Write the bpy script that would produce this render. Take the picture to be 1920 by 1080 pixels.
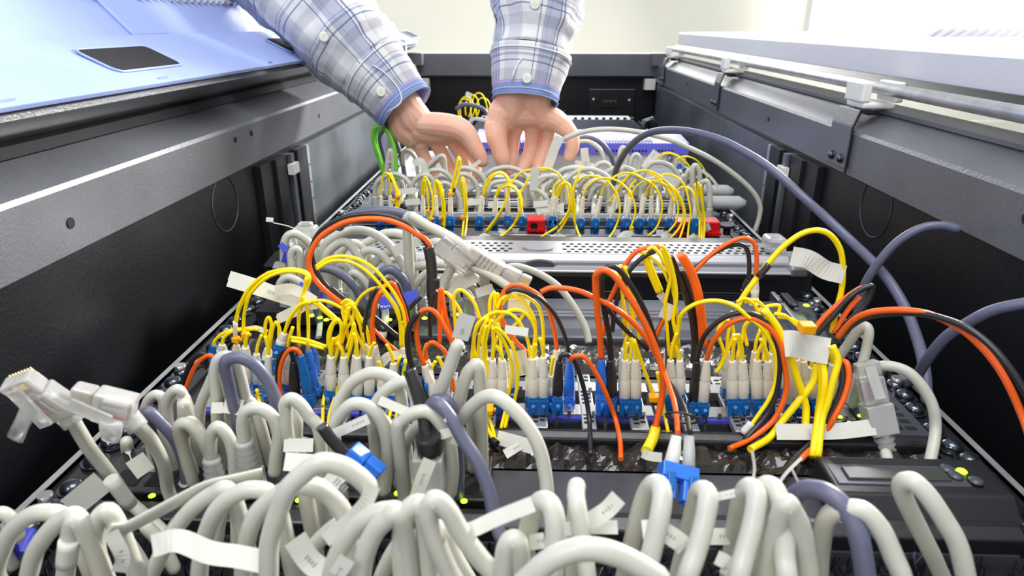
import bpy, bmesh, math, random
from mathutils import Vector, Matrix, noise
random.seed(7)
S = bpy.context.scene
for o in list(bpy.data.objects): bpy.data.objects.remove(o)
COL = S.collection
W, H, F = 1920.0, 1080.0, 1240.0
HC = 0.218                        # height of the lens over the equipment fronts
PITCH, YAW = math.atan(496/1240), math.radians(2.02)
# ---------------------------------------------------------------- camera
cd = bpy.data.cameras.new('camera'); cam = bpy.data.objects.new('camera', cd); COL.objects.link(cam)
cam.location = (0, 0, HC); cam.rotation_euler = (math.pi/2-PITCH, 0, YAW)
cd.sensor_width = 36; cd.lens = F/W*36; cd.clip_start = .01
cd.dof.use_dof = True; cd.dof.focus_distance = .46; cd.dof.aperture_fstop = 16
S.camera = cam
CM = cam.rotation_euler.to_matrix()
# ---------------------------------------------------------------- world and lights
wd = bpy.data.worlds.new('world'); S.world = wd; wd.use_nodes = True
bg = wd.node_tree.nodes['Background']; bg.inputs[0].default_value = (.95, .97, 1, 1); bg.inputs[1].default_value = .45
def area(name, loc, target, size, energy, col=(1,1,1), sy=None):
    l = bpy.data.lights.new(name, 'AREA'); l.energy = energy; l.size = size; l.color = col
    if sy: l.shape = 'RECTANGLE'; l.size_y = sy
    o = bpy.data.objects.new(name, l); COL.objects.link(o); o.location = loc
    o.rotation_euler = (Vector(target)-Vector(loc)).to_track_quat('-Z', 'Y').to_euler()
    return o
area('room_lamp_right', (1.5, 2.2, 1.0), (-.2, .6, .1), .45, 95, (1,.99,.96))
area('back_fill', (.1, 3.3, .95), (0, .6, 0), 1.6, 20, (1,1,1), .8)  # unseen light added for sheen on the beams and top surfaces
area('overhead_fill', (.1, .1, 1.5), (0, .5, 0), .9, 13, (.97,.98,1))  # unseen soft fill added above the rack
area('left_area', (-.5, -.5, .95), (0, .35, 0), .35, 3.5)  # small area light behind the lens on the left
S.view_settings.view_transform = 'Standard'; S.view_settings.look = 'None'
S.view_settings.gamma = 1; S.view_settings.use_curve_mapping = False
S.view_settings.exposure = .55

# ---------------------------------------------------------------- materials
def mat(name, col, rough=.5, metal=0, bump=0, bscale=400, var=0, vscale=40, coat=0, trans=0, emit=None, es=0, sss=0, spec=None, alpha=1, vcol=None):
    m = bpy.data.materials.new(name); m.use_nodes = True; nt = m.node_tree; n = nt.nodes; b = n['Principled BSDF']
    b.inputs['Base Color'].default_value = (*col, 1); b.inputs['Roughness'].default_value = rough; b.inputs['Metallic'].default_value = metal
    if coat: b.inputs['Coat Weight'].default_value = coat; b.inputs['Coat Roughness'].default_value = .15
    if trans: b.inputs['Transmission Weight'].default_value = trans
    if alpha < 1: b.inputs['Alpha'].default_value = alpha
    if spec is not None: b.inputs['Specular IOR Level'].default_value = spec
    if sss:
        b.inputs['Subsurface Weight'].default_value = sss; b.inputs['Subsurface Radius'].default_value = (1, .3, .15); b.inputs['Subsurface Scale'].default_value = .009
    if emit: b.inputs['Emission Color'].default_value = (*emit, 1); b.inputs['Emission Strength'].default_value = es
    tc = n.new('ShaderNodeTexCoord')
    if bump:
        t = n.new('ShaderNodeTexNoise'); t.inputs['Scale'].default_value = bscale; t.inputs['Detail'].default_value = 3
        bp = n.new('ShaderNodeBump'); bp.inputs['Strength'].default_value = bump; bp.inputs['Distance'].default_value = .0006
        nt.links.new(tc.outputs['Object'], t.inputs['Vector']); nt.links.new(t.outputs['Fac'], bp.inputs['Height']); nt.links.new(bp.outputs['Normal'], b.inputs['Normal'])
    if var:
        t = n.new('ShaderNodeTexNoise'); t.inputs['Scale'].default_value = vscale; t.inputs['Detail'].default_value = 4
        r = n.new('ShaderNodeValToRGB'); v2 = vcol or tuple(c*(1-var) for c in col)
        r.color_ramp.elements[0].position = .35; r.color_ramp.elements[0].color = (*v2, 1)
        r.color_ramp.elements[1].position = .6; r.color_ramp.elements[1].color = (*col, 1)
        nt.links.new(tc.outputs['Object'], t.inputs['Vector']); nt.links.new(t.outputs['Fac'], r.inputs['Fac']); nt.links.new(r.outputs['Color'], b.inputs['Base Color'])
    return m
M = dict(
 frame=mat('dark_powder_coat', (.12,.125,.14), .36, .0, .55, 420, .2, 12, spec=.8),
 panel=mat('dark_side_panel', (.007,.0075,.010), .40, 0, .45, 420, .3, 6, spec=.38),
 galv=mat('galvanised_steel', (.17,.19,.21), .42, .5, .1, 60, .45, 9),
 black=mat('black_plastic', (.012,.012,.015), .32, 0, .15, 300),
 channel=mat('black_channel', (.007,.007,.01), .5),
 gloss=mat('glossy_black_film', (.018,.016,.015), .13, 0, 1.0, 260, coat=.3),
 slategrey=mat('slate_bezel', (.065,.068,.085), .35, .2),
 silver=mat('silver_bezel', (.36,.36,.385), .32, .5),
 steel=mat('bright_steel', (.50,.50,.50), .28, .9),
 rail=mat('zinc_rail', (.55,.56,.56), .35, .7, .1, 200, .2, 60),
 screw=mat('dark_screw', (.10,.11,.13), .16, .9),
 bluedoor=mat('blue_powder_coat', (.34,.43,.80), .36, 0, .35, 300, .12, 10, spec=.6),
 greydoor=mat('grey_powder_coat', (.64,.645,.68), .4, 0, .4, 350),
 hole=mat('dark_hole', (.004,.004,.006), .8),
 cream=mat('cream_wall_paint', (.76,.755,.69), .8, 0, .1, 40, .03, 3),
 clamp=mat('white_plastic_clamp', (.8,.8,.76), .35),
 grey=mat('grey_cable_jacket', (.56,.555,.48), .36, 0, .1, 60, .10, 50, spec=.5),
 slate=mat('slate_cable_jacket', (.115,.12,.185), .38, 0, .1, 60, .15, 50),
 green=mat('green_cable_jacket', (.17,.58,.04), .35, 0, .1, 60, .1, 50),
 yellow=mat('yellow_fibre_jacket', (1,.77,.0), .35, 0, .05, 60, .04, 50),
 orange=mat('orange_fibre_jacket', (.93,.13,.008), .32, 0, .05, 60, .06, 50),
 blackcab=mat('black_fibre_jacket', (.022,.02,.022), .3, 0, .05, 60, .1, 50),
 boot=mat('cream_boot', (.76,.72,.62), .4, 0, .1, 60, .05, 80),
 greyboot=mat('grey_boot', (.42,.43,.41), .45, 0, .1, 60, .06, 80),
 blue=mat('blue_connector', (.01,.13,.42), .28, 0, .05, 60, .1, 80),
 brightblue=mat('bright_blue_connector', (.03,.19,.75), .25, 0, .05, 60, .1, 80),
 tape=mat('blue_tape', (.06,.08,.62), .4, 0, .3, 120, .1, 80),
 tag=mat('paper_tag', (.68,.675,.61), .6, 0, .1, 60, .05, 90),
 red=mat('red_plastic', (.62,.008,.015), .3, 0, .05, 60, .15, 40),
 clip=mat('orange_clip', (1,.42,.0), .35, 0, .05, 60, .05, 40),
 clear=mat('clear_plastic', (.92,.92,.9), .16, 0, .3, 90, .06, 90, trans=.7),
 gold=mat('gold_contact', (.7,.5,.2), .25, 1),
 greenled=mat('green_led', (.3,.9,.0), .4, 0, emit=(.5,1,.02), es=3.0),
 skin=mat('skin', (.80,.50,.37), .48, 0, .25, 90, .14, 40, sss=.5, vcol=(.78,.42,.31)),
 hair=mat('arm_hair', (.72,.55,.32), .5),
 chassis=mat('white_chassis', (.46,.47,.48), .65, 0, .05, 60, .05, 20),
 violet=mat('violet_blue_bezel', (.13,.14,.66), .35),
 display=mat('display_glass', (.05,.055,.05), .22, 0, .05, 60, .2, 40),
 button=mat('shirt_button', (.80,.82,.70), .3),
 mark=mat('print_ink', (.33,.33,.36), .7),
 lamp=mat('lamp_diffuser', (1,1,1), .5, emit=(1,1,.98), es=9),
)
# ---------------------------------------------------------------- projection helpers (pixel of the photograph + real depth -> point)
def ray(u, v):
    return CM @ Vector(((u-W/2)/F, -(v-H/2)/F, -1))
def P(u, v, Y):
    d = ray(u, v); t = Y/d.y; return Vector((0,0,HC))+d*t
def PZ(u, v, z):
    d = ray(u, v); t = (z-HC)/d.z; return Vector((0,0,HC))+d*t
def YZ(v, z): return PZ(1007, v, z).y
# ---------------------------------------------------------------- mesh builder
class MB:
    def __init__(s): s.v=[]; s.f=[]; s.sm=[]
    def add(s, vs, fs, smooth=False):
        k=len(s.v); s.v += [Vector(x) for x in vs]; s.f += [tuple(i+k for i in f) for f in fs]; s.sm += [smooth]*len(fs); return s
    def box(s, x0,x1,y0,y1,z0,z1):
        return s.add([(x0,y0,z0),(x1,y0,z0),(x1,y1,z0),(x0,y1,z0),(x0,y0,z1),(x1,y0,z1),(x1,y1,z1),(x0,y1,z1)],
          [(0,3,2,1),(4,5,6,7),(0,1,5,4),(1,2,6,5),(2,3,7,6),(3,0,4,7)])
    def obox(s, o, X, Yv, Z, x0,x1,y0,y1,z0,z1, tp=1.0):
        q=[]
        for z,t in ((z0,1),(z1,tp)):
            for x,y in ((x0,y0),(x1,y0),(x1,y1),(x0,y1)): q.append(o+X*x*t+Yv*y*t+Z*z)
        return s.add(q,[(0,3,2,1),(4,5,6,7),(0,1,5,4),(1,2,6,5),(2,3,7,6),(3,0,4,7)])
    def tube(s, pts, r, n=10, cap=True, flat=1.0):
        if not isinstance(r,(list,tuple)): r=[r]*len(pts)
        vs=[]; fs=[]; N=len(pts); up=None
        for i,p in enumerate(pts):
            t=(pts[min(i+1,N-1)]-pts[max(i-1,0)])
            if t.length<1e-9: t=Vector((0,0,1))
            t.normalize()
            if up is None:
                up=Vector((0,1,0)) if abs(t.y)<.9 else Vector((1,0,0))
            up=(up-t*up.dot(t)); 
            if up.length<1e-6: up=t.orthogonal()
            up.normalize(); sd=t.cross(up)
            for k in range(n):
                a=2*math.pi*k/n; vs.append(p+(sd*math.cos(a)+up*math.sin(a)*flat)*r[i])
        for i in range(N-1):
            for k in range(n): fs.append((i*n+k,i*n+(k+1)%n,(i+1)*n+(k+1)%n,(i+1)*n+k))
        s.add(vs,fs,True)
        if cap:
            k=len(s.v)-len(vs); s.f.append(tuple(k+j for j in reversed(range(n)))); s.sm.append(False)
            k2=len(s.v)-n; s.f.append(tuple(k2+j for j in range(n))); s.sm.append(False)
        return s
    def prism(s, prof, y0, y1, close=True):   # prof: (x,z) list extruded along y
        n=len(prof); vs=[(x,y0,z) for x,z in prof]+[(x,y1,z) for x,z in prof]
        fs=[(i,(i+1)%n,n+(i+1)%n,n+i) for i in range(n if close else n-1)]
        if close: fs += [tuple(range(n))[::-1], tuple(range(n,2*n))]
        return s.add(vs,fs)
    def prismx(s, prof, x0, x1):               # prof: (y,z) list extruded along x
        n=len(prof); vs=[(x0,y,z) for y,z in prof]+[(x1,y,z) for y,z in prof]
        fs=[(i,(i+1)%n,n+(i+1)%n,n+i) for i in range(n)]+[tuple(range(n))[::-1],tuple(range(n,2*n))]
        return s.add(vs,fs)
    def cyl(s, c, r, h, ax=(0,0,1), n=16, r2=None):
        a=Vector(ax).normalized(); return s.tube([Vector(c),Vector(c)+a*h],[r,r if r2 is None else r2],n)
    def dome(s, c, r, h, ax=(0,0,1), n=14):
        a=Vector(ax).normalized(); c=Vector(c)
        return s.tube([c,c+a*h*.45,c+a*h*.8,c+a*h*.97,c+a*h],[r,r*.95,r*.72,r*.38,r*.05],n)
def build(mb, name, m, parent=None, bevel=0, origin=None):
    o_=Vector(origin) if origin else (parent_loc(parent) if parent else Vector((0,0,0)))
    me=bpy.data.meshes.new(name); me.from_pydata([tuple(x-o_) for x in mb.v],[],mb.f); me.validate(); me.update()
    for i,p in enumerate(me.polygons): p.use_smooth = mb.sm[i] if i<len(mb.sm) else False
    bmx=bmesh.new(); bmx.from_mesh(me); bmesh.ops.recalc_face_normals(bmx, faces=bmx.faces); bmx.to_mesh(me); bmx.free()
    me.materials.append(M[m]); o=bpy.data.objects.new(name, me); COL.objects.link(o)
    if parent: o.parent=parent
    elif origin: o.location=o_
    if bevel:
        b=o.modifiers.new('bevel','BEVEL'); b.width=bevel; b.segments=2; b.limit_method='ANGLE'
    return o
def parent_loc(p):
    v=Vector((0,0,0))
    while p: v+=Vector(p.location); p=p.parent
    return v
def thing(name, label, cat, loc=(0,0,0), group=None):
    o=bpy.data.objects.new(name,None); COL.objects.link(o); o.location=loc; o.empty_display_size=.01
    o['label']=label; o['category']=cat
    if group: o['group']=group
    return o
def tagit(o,label,cat,group=None):
    o['label']=label; o['category']=cat
    if group: o['group']=group
    return o
def catmull(p, k=6):
    if len(p)<3: return [p[0].lerp(p[-1],i/k) for i in range(k+1)]
    q=[p[0]*2-p[1]]+list(p)+[p[-1]*2-p[-2]]; out=[]
    for i in range(1,len(q)-2):
        a,b,c,d=q[i-1:i+3]
        for j in range(k):
            t=j/k; out.append(.5*((2*b)+(c-a)*t+(2*a-5*b+4*c-d)*t*t+(3*b-a-3*c+d)*t**3))
    out.append(Vector(p[-1])); return out

# ================================================================ STRUCTURE
o=build(MB().box(-4,4,3.6,3.7,-2,3.2),'wall_back','cream'); o['kind']='structure'
o=build(MB().box(-4,4,3.55,3.6,-.35,-.25),'trim_1','cream'); o['kind']='structure'
for nm,bx_ in (('floor',(-4,4,-2.6,3.6,-.95,-.9)),('wall_left',(-4.1,-4,-2.6,3.7,-.95,2.6)),('wall_right',(4,4.1,-2.6,3.7,-.95,2.6))):
    o=build(MB().box(*bx_),nm,'cream'); o['kind']='structure'
# ceiling lamp glowing over the right door
lp=thing('ceiling_lamp','blown out bright white rectangular lamp glowing over the right door','lamp',(2.1,3.35,.5))
build(MB().box(1.30,2.30,3.45,3.5,.16,.75),'diffuser','lamp',lp)
build(MB().box(1.27,1.30,3.44,3.52,.13,.78).box(2.30,2.33,3.44,3.52,.13,.78).box(1.30,2.30,3.44,3.52,.13,.16).box(1.30,2.30,3.44,3.52,.75,.78),'lamp_frame','clamp',lp)

cab=thing('server_cabinet','open dark grey metal server cabinet with equipment rows down its middle','cabinet',(0,.9,-.3))
YE=1.78
KX=.9285
def hz(k,X): return HC-KX*k*X
for sx,nm in ((-1,'left'),(1,'right')):
    kb,kr=(.503,.345) if sx<0 else (.49,.343)
    zb,zr=hz(kb,.30),hz(kr,.30)
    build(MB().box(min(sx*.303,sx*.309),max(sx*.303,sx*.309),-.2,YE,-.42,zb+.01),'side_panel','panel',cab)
    prof=[(sx*.302,zb),(sx*.300,zb+.0015),(sx*.300,zr-.002),(sx*.3015,zr+.0012),(sx*.342,zr+.0195),(sx*.346,zr+.0195),(sx*.346,zr+.012),(sx*.304,zr-.006),(sx*.304,zb)]
    bm_=build(MB().prism(prof,-.2,YE),'frame_beam','frame',cab)
    hs=MB()
    for (u,v) in (((132,418),(441,262),(471,250),(598,217)) if sx<0 else ((1441,224),(1289,158),(1925,350+60))):
        d=ray(u,v); t=(sx*.2999)/d.x; p=Vector((0,0,HC))+d*t
        hs.cyl(p,.0028 if u<1900 and u!=132 else .0036,.0006,(-sx,0,0),14)
    build(hs,'screw_hole','hole',bm_)['kind']='stuff'
    # far galvanised inner liner and posts
    for ya,yb in ((.835,1.70),):
        build(MB().box(min(sx*.296,sx*.302),max(sx*.296,sx*.302),ya,yb,-.35,zb-.004),'liner_panel','galv',cab)
    for (ya,yb,m_,xi) in ((.80,.835,'channel',.290),(.772,.782,'galv',.288),(.735,.772,'channel',.292),(.70,.735,'channel',.296),(.782,.80,'channel',.298)):
        build(MB().box(min(sx*xi,sx*.303),max(sx*xi,sx*.303),ya,yb,-.40,zb-.003),'support_post',m_,cab)
    ft=MB().box(min(sx*.2895,sx*.292),max(sx*.2895,sx*.292),.833,.841,-.38,zb-.003)
    pf=build(ft,'hole_strip','rail',cab)
    dots=MB()
    for k in range(16): dots.cyl((sx*.2893,.837,-.28+.022*k),.0013,.0005,(-sx,0,0),8)
    build(dots,'strip_hole','hole',pf)['kind']='stuff'
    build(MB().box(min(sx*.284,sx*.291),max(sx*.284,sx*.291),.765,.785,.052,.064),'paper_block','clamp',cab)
    # knock-out ring pressed into the side panel
    d=ray(1640,388) if sx>0 else ray(424,382); c=Vector((0,0,HC))+d*(sx*.3022/d.x)
    ring=[Vector((sx*.3026,c.y+.027*math.cos(a*math.pi/16),c.z+.027*math.sin(a*math.pi/16))) for a in range(33)]
    build(MB().tube(ring,.0004,5,False),'knockout_ring','galv',cab)
    # mounting rail
    rl=MB().box(min(sx*.222,sx*.2435),max(sx*.222,sx*.2435),.05,1.62,-.012,-.0006)
    rl.box(min(sx*.2425,sx*.2445),max(sx*.2425,sx*.2445),.05,1.62,-.05,.0018)
    rail_=build(rl,'mounting_rail','black',cab)
    build(MB().box(min(sx*.2425,sx*.2462),max(sx*.2425,sx*.2462),.05,1.62,-.05,.0022),'rail_edge','rail',cab)
    # screws up the rail, two or three per rack unit
    y=.235; k=0
    while y<1.15:
        hd=MB(); c=(sx*(.2315+.002*math.sin(k*5)),y,.0)
        hd.cyl(c,.0072,.0012).dome((c[0],c[1],.001),.0058,.0045)
        sc=build(hd,'cage_screw','screw',cab)
        k+=1; y+=(.0159,.0127,.0159,.022)[k%4]
    for j in range(5):
        y=.25+.13*j
        nb=MB().box(sx*.2335-.0045,sx*.2335+.0045,y-.0045,y+.0045,0,.002).cyl((sx*.2335,y,.002),.0034,.006,(0,0,1),12)
        build(nb,'cage_nut','steel',cab)
# far end panel
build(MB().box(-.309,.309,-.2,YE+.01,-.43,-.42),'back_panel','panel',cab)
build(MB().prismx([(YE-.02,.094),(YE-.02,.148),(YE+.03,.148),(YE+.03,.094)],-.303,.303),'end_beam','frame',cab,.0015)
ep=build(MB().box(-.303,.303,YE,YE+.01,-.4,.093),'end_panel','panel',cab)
build(MB().box(-.28,.28,YE-.022,YE-.0195,.0925,.0955),'beam_lip','black',cab)
for sx in (-1,1): build(MB().box(sx*.287-.013,sx*.287+.013,YE-.03,YE-.004,.062,.088),'daylight_block','cream',cab)  # pale blocks standing in for daylight through the corner gaps
for sx in (-1,1): build(MB().box(sx*.305-.02,sx*.305+.02,YE-.05,YE-.01,.12,.150),'corner_bracket','frame',cab,.002)
pw=thing('power_inlet','black inlet plate with two pale dots low on the far end panel','inlet',(.165,YE,.03))
build(MB().box(.135,.255,YE-.006,YE-.0005,-.01,.062),'plate','black',pw,.002)
build(MB().box(.165,.215,YE-.010,YE-.006,.015,.052),'socket','hole',pw,.001)
pd=MB(); pd.cyl((.148,YE-.006,.037),.0028,.001,(0,-1,0),10); pd.cyl((.240,YE-.006,.035),.0028,.001,(0,-1,0),10); build(pd,'fixing_screw','clamp',pw)
gm=MB()
for k in range(9): gm.box(.172+.004*k,.1745+.004*k,YE-.012,YE-.010,.030+.002*math.sin(k*2.1),.034)
build(gm,'contact','gold',pw)  # gold bars standing in for a glint on the inlet
for k,(u,) in enumerate(((1245,),)):
    pass
# ---- left blue door
dl=build(MB().prism([(-.300,.171),(-.370,.2056),(-.3705,.2085),(-.298,.1745)],-.2,YE-.01),'door_flange','bluedoor',cab,.0008)
# flange slots: flat dark shapes with rims, recess shade put into their colour
fd=Vector((-.07,0,.0346)).normalized(); fn=Vector((.0346,0,.07)).normalized()
def flange(s_,y,dn=0): return Vector((-.300,y,.171))+fd*s_-fn*0+fn*dn
def slotpath(ya,yb,s0,s1,r=.006,n=6):
    q=[]
    for (yc,sc,a0) in ((yb-r,s1-r,0),(ya+r,s1-r,90),(ya+r,s0+r,180),(yb-r,s0+r,270)):
        for i in range(n+1):
            a=math.radians(a0+90*i/n); q.append((yc+r*math.cos(a),sc+r*math.sin(a)))
    return q
build(MB().prism([(-.372,.2056),(-.375,.2056),(-.83,.70),(-.827,.70)],-.2,YE-.01),'door_panel','bluedoor',cab)
# embossed verticals and louvres on the blue door
pdn=Vector((-.455,0,.4944)).normalized(); pnn=Vector((.4944,0,.455)).normalized()
def dpanel(s_,y,d): return Vector((-.3725,y,.2056))+pdn*s_+pnn*d
lv=MB()
for k in range(46):
    y=.62+.016*k
    a=dpanel(.046,y,.001); b=dpanel(.20,y,.001)
    X=Vector((0,1,0)); lv.obox(a,X,pnn,pdn,-.003,.003,0,.006,0,.154)
build(lv,'louvre','greydoor',cab)['kind']='stuff'
for (y0,y1) in ((.64,.70),(1.42,1.47)):
    st=MB(); st.obox(dpanel(0,y0,0),Vector((0,1,0)),pnn,pdn,0,y1-y0,0,.004,.0,.6); build(st,'stiffening_rib','bluedoor',cab,.0015)
for (ua,ub,va,vb) in ((165,320,96,142),(512,575,76,101),(757,772,60,71)):
    # where the ray meets the flange plane, on its upper side
    pts=[]
    pl=Vector((-.300,0,.171)); nn=Vector((.0346,0,.07)).normalized()
    def hit(u,v):
        d=ray(u,v); t=(pl-Vector((0,0,HC))).dot(nn)/d.dot(nn); return Vector((0,0,HC))+d*t
    a=hit(ua,(va+vb)/2); b=hit(ub,(va+vb)/2)
    ya,yb=sorted((a.y,b.y)); s0,s1=.020,.056
    q=slotpath(ya,yb,s0,s1,.008)
    mb=MB(); top=[flange(s_,y,.0046) for y,s_ in q]; bot=[flange(s_,y,.0030) for y,s_ in q]
    n=len(q); mb.add(top+bot,[tuple(range(n)),tuple(range(n,2*n))]+[(i,(i+1)%n,n+(i+1)%n,n+i) for i in range(n)])
    sl=build(mb,'slot','hole',cab)
    mb=MB(); path=[flange(s_,y,.0044) for y,s_ in q]+[flange(q[0][1],q[0][0],.0044)]
    mb.tube(path,.0011,6,False); build(mb,'slot_rim','bluedoor',cab)
for y in (.38,.55,.78): build(MB().obox(flange(.004,y,0),Vector((0,1,0)),fn,fd,-.006,.006,.002,.006,0,.006,.3),'notch','bluedoor',cab)
# grey door edge strip, groove and cable strip on left beam
build(MB().prism([(-.303,.1655),(-.345,.146),(-.349,.150),(-.307,.1725)],-.2,YE-.01),'door_edge_strip','frame',cab,.001)
build(MB().prism([(-.330,.139),(-.350,.139),(-.350,.150),(-.335,.1455)],-.2,YE-.01),'door_seal','black',cab)
build(MB().tube([Vector((-.3405,-.2,.1418)),Vector((-.3405,YE-.02,.1418))],.0024,8),'edge_bead','frame',cab)
# hinge lug at the far end of blue door
hg=MB().box(-.335,-.315,1.55,1.60,.165,.205).box(-.328,-.30,1.60,1.62,.150,.185); build(hg,'hinge_lug','rail',cab,.002)
# ---- right door lying open, hinge rod and its hooks
build(MB().prism([(.350,.166),(.350,.194),(.352,.1975),(1.15,.203),(1.15,.198),(.356,.190),(.356,.166)],-.2,YE-.02),'door_panel','greydoor',cab,.001)
build(MB().prism([(.336,.160),(.350,.160),(.350,.170),(.346,.170)],-.2,YE-.02),'door_seal','black',cab)
for k in range(13):
    x=.535+.0165*k
    lv=MB(); lv.add([(x,1.0,.2005),(x+.007,1.0,.2005),(x+.007,1.25,.2005),(x,1.25,.2005),(x+.022,1.0,.2155),(x+.029,1.0,.2155),(x+.029,1.25,.2155),(x+.022,1.25,.2155)],[(0,3,2,1),(4,5,6,7),(0,1,5,4),(1,2,6,5),(2,3,7,6),(3,0,4,7)])
    build(lv,'louvre','greydoor',cab)
build(MB().tube([Vector((.325,-.2,.1615)),Vector((.325,YE-.08,.1615))],.0058,14),'hinge_rod','rail',cab)
build(MB().prism([(.330,.138),(.347,.142),(.347,.1455),(.330,.1415)],-.2,YE-.02),'door_ledge','frame',cab)
for yb in (.645,1.13,1.63):
    br=MB(); w=.045 if yb<1 else .035
    z0=.088
    br.box(.2975,.2992,yb,yb+w,z0,.128)
    br.prism([(.2975,.128),(.302,.1425),(.318,.1425),(.318,.1408),(.3035,.1408),(.2992,.128)],yb,yb+w)
    b_=build(br,'hook_bracket','frame',cab,.0005)
    build(MB().prism([(.2970,z0-.004),(.2985,z0-.004),(.2985,.128),(.3032,.1415),(.320,.1415),(.320,.1435),(.3015,.1435),(.2970,.128)],yb-.0025,yb),'bracket_edge','black',b_)
    for k in (0,1):
        build(MB().cyl((.2975,yb+.010+.020*k,z0+.008),.0045,.0015,(-1,0,0),6).dome((.296,yb+.010+.020*k,z0+.008),.0036,.003,(-1,0,0),10),'bolt','screw',b_)
    cl=MB().box(.306,.336,yb+.004,yb+w-.004,.1435,.149).box(.303,.312,yb+.004,yb+w-.004,.149,.1675).box(.334,.342,yb+.004,yb+w-.004,.149,.1675)
    build(cl,'rod_clamp','clamp',b_,.0018)
    build(MB().box(.315,.325,yb+.01,yb+.03,.137,.141),'clamp_nut','screw',b_)
# ================================================================ EQUIPMENT
def unit(name,label,cat,y0,y1,z,x=.222,m='black',bev=.001,bot=-.32):
    t=thing(name,label,cat,(0,(y0+y1)/2,bot))
    build(MB().box(-x,x,y0,y1,bot,z),'housing',m,t,bev); return t
def ears(t,y0,y1,m='black',z=.001):
    for sx in (-1,1): build(MB().box(min(sx*.218,sx*.226),max(sx*.218,sx*.226),y0,y1,-.004,z),'mounting_ear',m,t,.0005)
# bottom brush strip in the foreground
def brush(name,label,y0,y1,z,seed,n=900):
    rs=random.Random(seed); t=thing(name,label,'brush panel',(0,(y0+y1)/2,-.02))
    build(MB().box(-.22,.22,y0,y1,-.03,z-.006),'base','black',t)
    b=MB()
    for k in range(n):
        x=rs.uniform(-.215,.215); y=rs.uniform(y0+.002,y1-.002); dx=rs.gauss(0,.004); dy=rs.gauss(0,.003); w=.0005
        b.add([(x-w,y,z-.007),(x+w,y,z-.007),(x+w+dx,y+dy,z+rs.uniform(0,.004)),(x-w+dx,y+dy,z+.001)],[(0,1,2,3)])
    build(b,'bristles','screw',t)['kind']='stuff'
    build(MB().box(-.222,.222,y0-.004,y0,-.03,z),'lip','black',t,.001)
    return t
t=unit('ethernet_switch','black network switch hidden under the grey cables along the bottom edge','switch',.10,.205,-.004)
pt=MB()
for k in range(24):
    for r_ in (0,1): pt.box(-.205+.017*k,-.193+.017*k,.135+.02*r_,.148+.02*r_,-.004,-.0035)
build(pt,'port','hole',t)['kind']='stuff'
brush('brush_panel','black bristle cable panel at the bottom right below the display unit',.207,.235,-.002,3)
# display unit row
t=unit('display_switch','black network unit with raised status display and green light on right','network device',.237,.290,-.002,.222,'slategrey')
ears(t,.237,.290)
build(MB().prismx([(.237,-.002),(.237,.006),(.243,.0085),(.247,.0085),(.247,-.002)],-.22,.22),'front_lip','black',t,.001)
xa=PZ(1548,900,.012).x; xb=PZ(1862,900,.012).x
dm=build(MB().prismx([(.246,-.002),(.246,.006),(.256,.015),(.283,.016),(.287,-.002)],xa,xb),'display_module','black',t,.0012)
c0=PZ(1592,897,.0165); c1=PZ(1765,878,.0165)
build(MB().box(c0.x,c1.x,min(c0.y,c1.y),max(c0.y,c1.y),.0145,.0168),'screen','display',dm,.0006)
build(MB().box(c0.x-.006,c1.x+.008,min(c0.y,c1.y)-.003,max(c0.y,c1.y)+.003,.0135,.0158),'screen_frame','slategrey',dm,.0006)
for (u,v) in ((1776,880),(1792,893),(1830,903)):
    build(MB().dome(PZ(u,v,.016),.0035,.0018),'push_button','slategrey',dm)
for (u,v) in ((1592,903),):
    build(MB().dome(PZ(u,v,.014),.0028,.0015),'screw','screw',dm)
build(MB().dome(PZ(1803,884,.0165),.0024,.0012),'status_light','greenled',dm)
for k in range(3): build(MB().box(xa+.01,xb-.025,.2455-.0003*k,.2462,.001+.0022*k,.0018+.0022*k),'vent_slit','slategrey',dm)
# left half of that row: patch ports with green lights
pb=build(MB().box(-.215,-.02,.252,.287,-.002,.009),'port_block','black',t,.001)
pp=MB(); 
for k in range(11):
    for r_ in (0,1):
        x=-.205+.0165*k; pp.box(x,x+.0125,.2565+.0155*r_,.2685+.0155*r_,.009,.0093)
build(pp,'port','hole',pb)['kind']='stuff'
for (u,v) in ((768,905),(906,912),(745,925),(285,930),(560,938),(585,942),(640,945),(770,935),(870,940)):
    q=PZ(u,v,.0095); build(MB().dome(q,.0016,.0008),'link_light','greenled',pb)
# crumpled glossy film strip
def film(name,label,y0,y1,z,seed,amp=.005):
    nx,ny=150,8; b=MB(); vs=[]
    for j in range(ny+1):
        for i in range(nx+1):
            x=-.218+.436*i/nx; y=y0+(y1-y0)*j/ny
            h=noise.noise(Vector((x*90,y*55,seed)))*amp+noise.noise(Vector((x*240,y*120,seed+5)))*amp*.5
            if j in (0,ny): h=-.002
            vs.append((x,y,z+h))
    fs=[(j*(nx+1)+i,j*(nx+1)+i+1,(j+1)*(nx+1)+i+1,(j+1)*(nx+1)+i) for j in range(ny) for i in range(nx)]
    b.add(vs,fs); t=thing(name,label,'cover',(0,(y0+y1)/2,-.03))
    build(MB().box(-.22,.22,y0,y1,-.04,z-.006),'backing','black',t)
    build(b,'film','gloss',t); return t
film('film_cover','strip of crumpled glossy black film in front of the fibre switch',.291,.3115,.0,2.2)
film('film_cover','strip of crumpled glossy black film behind the fibre switch, below the slate bezel',.392,.440,.0,7.7,.004)
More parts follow.
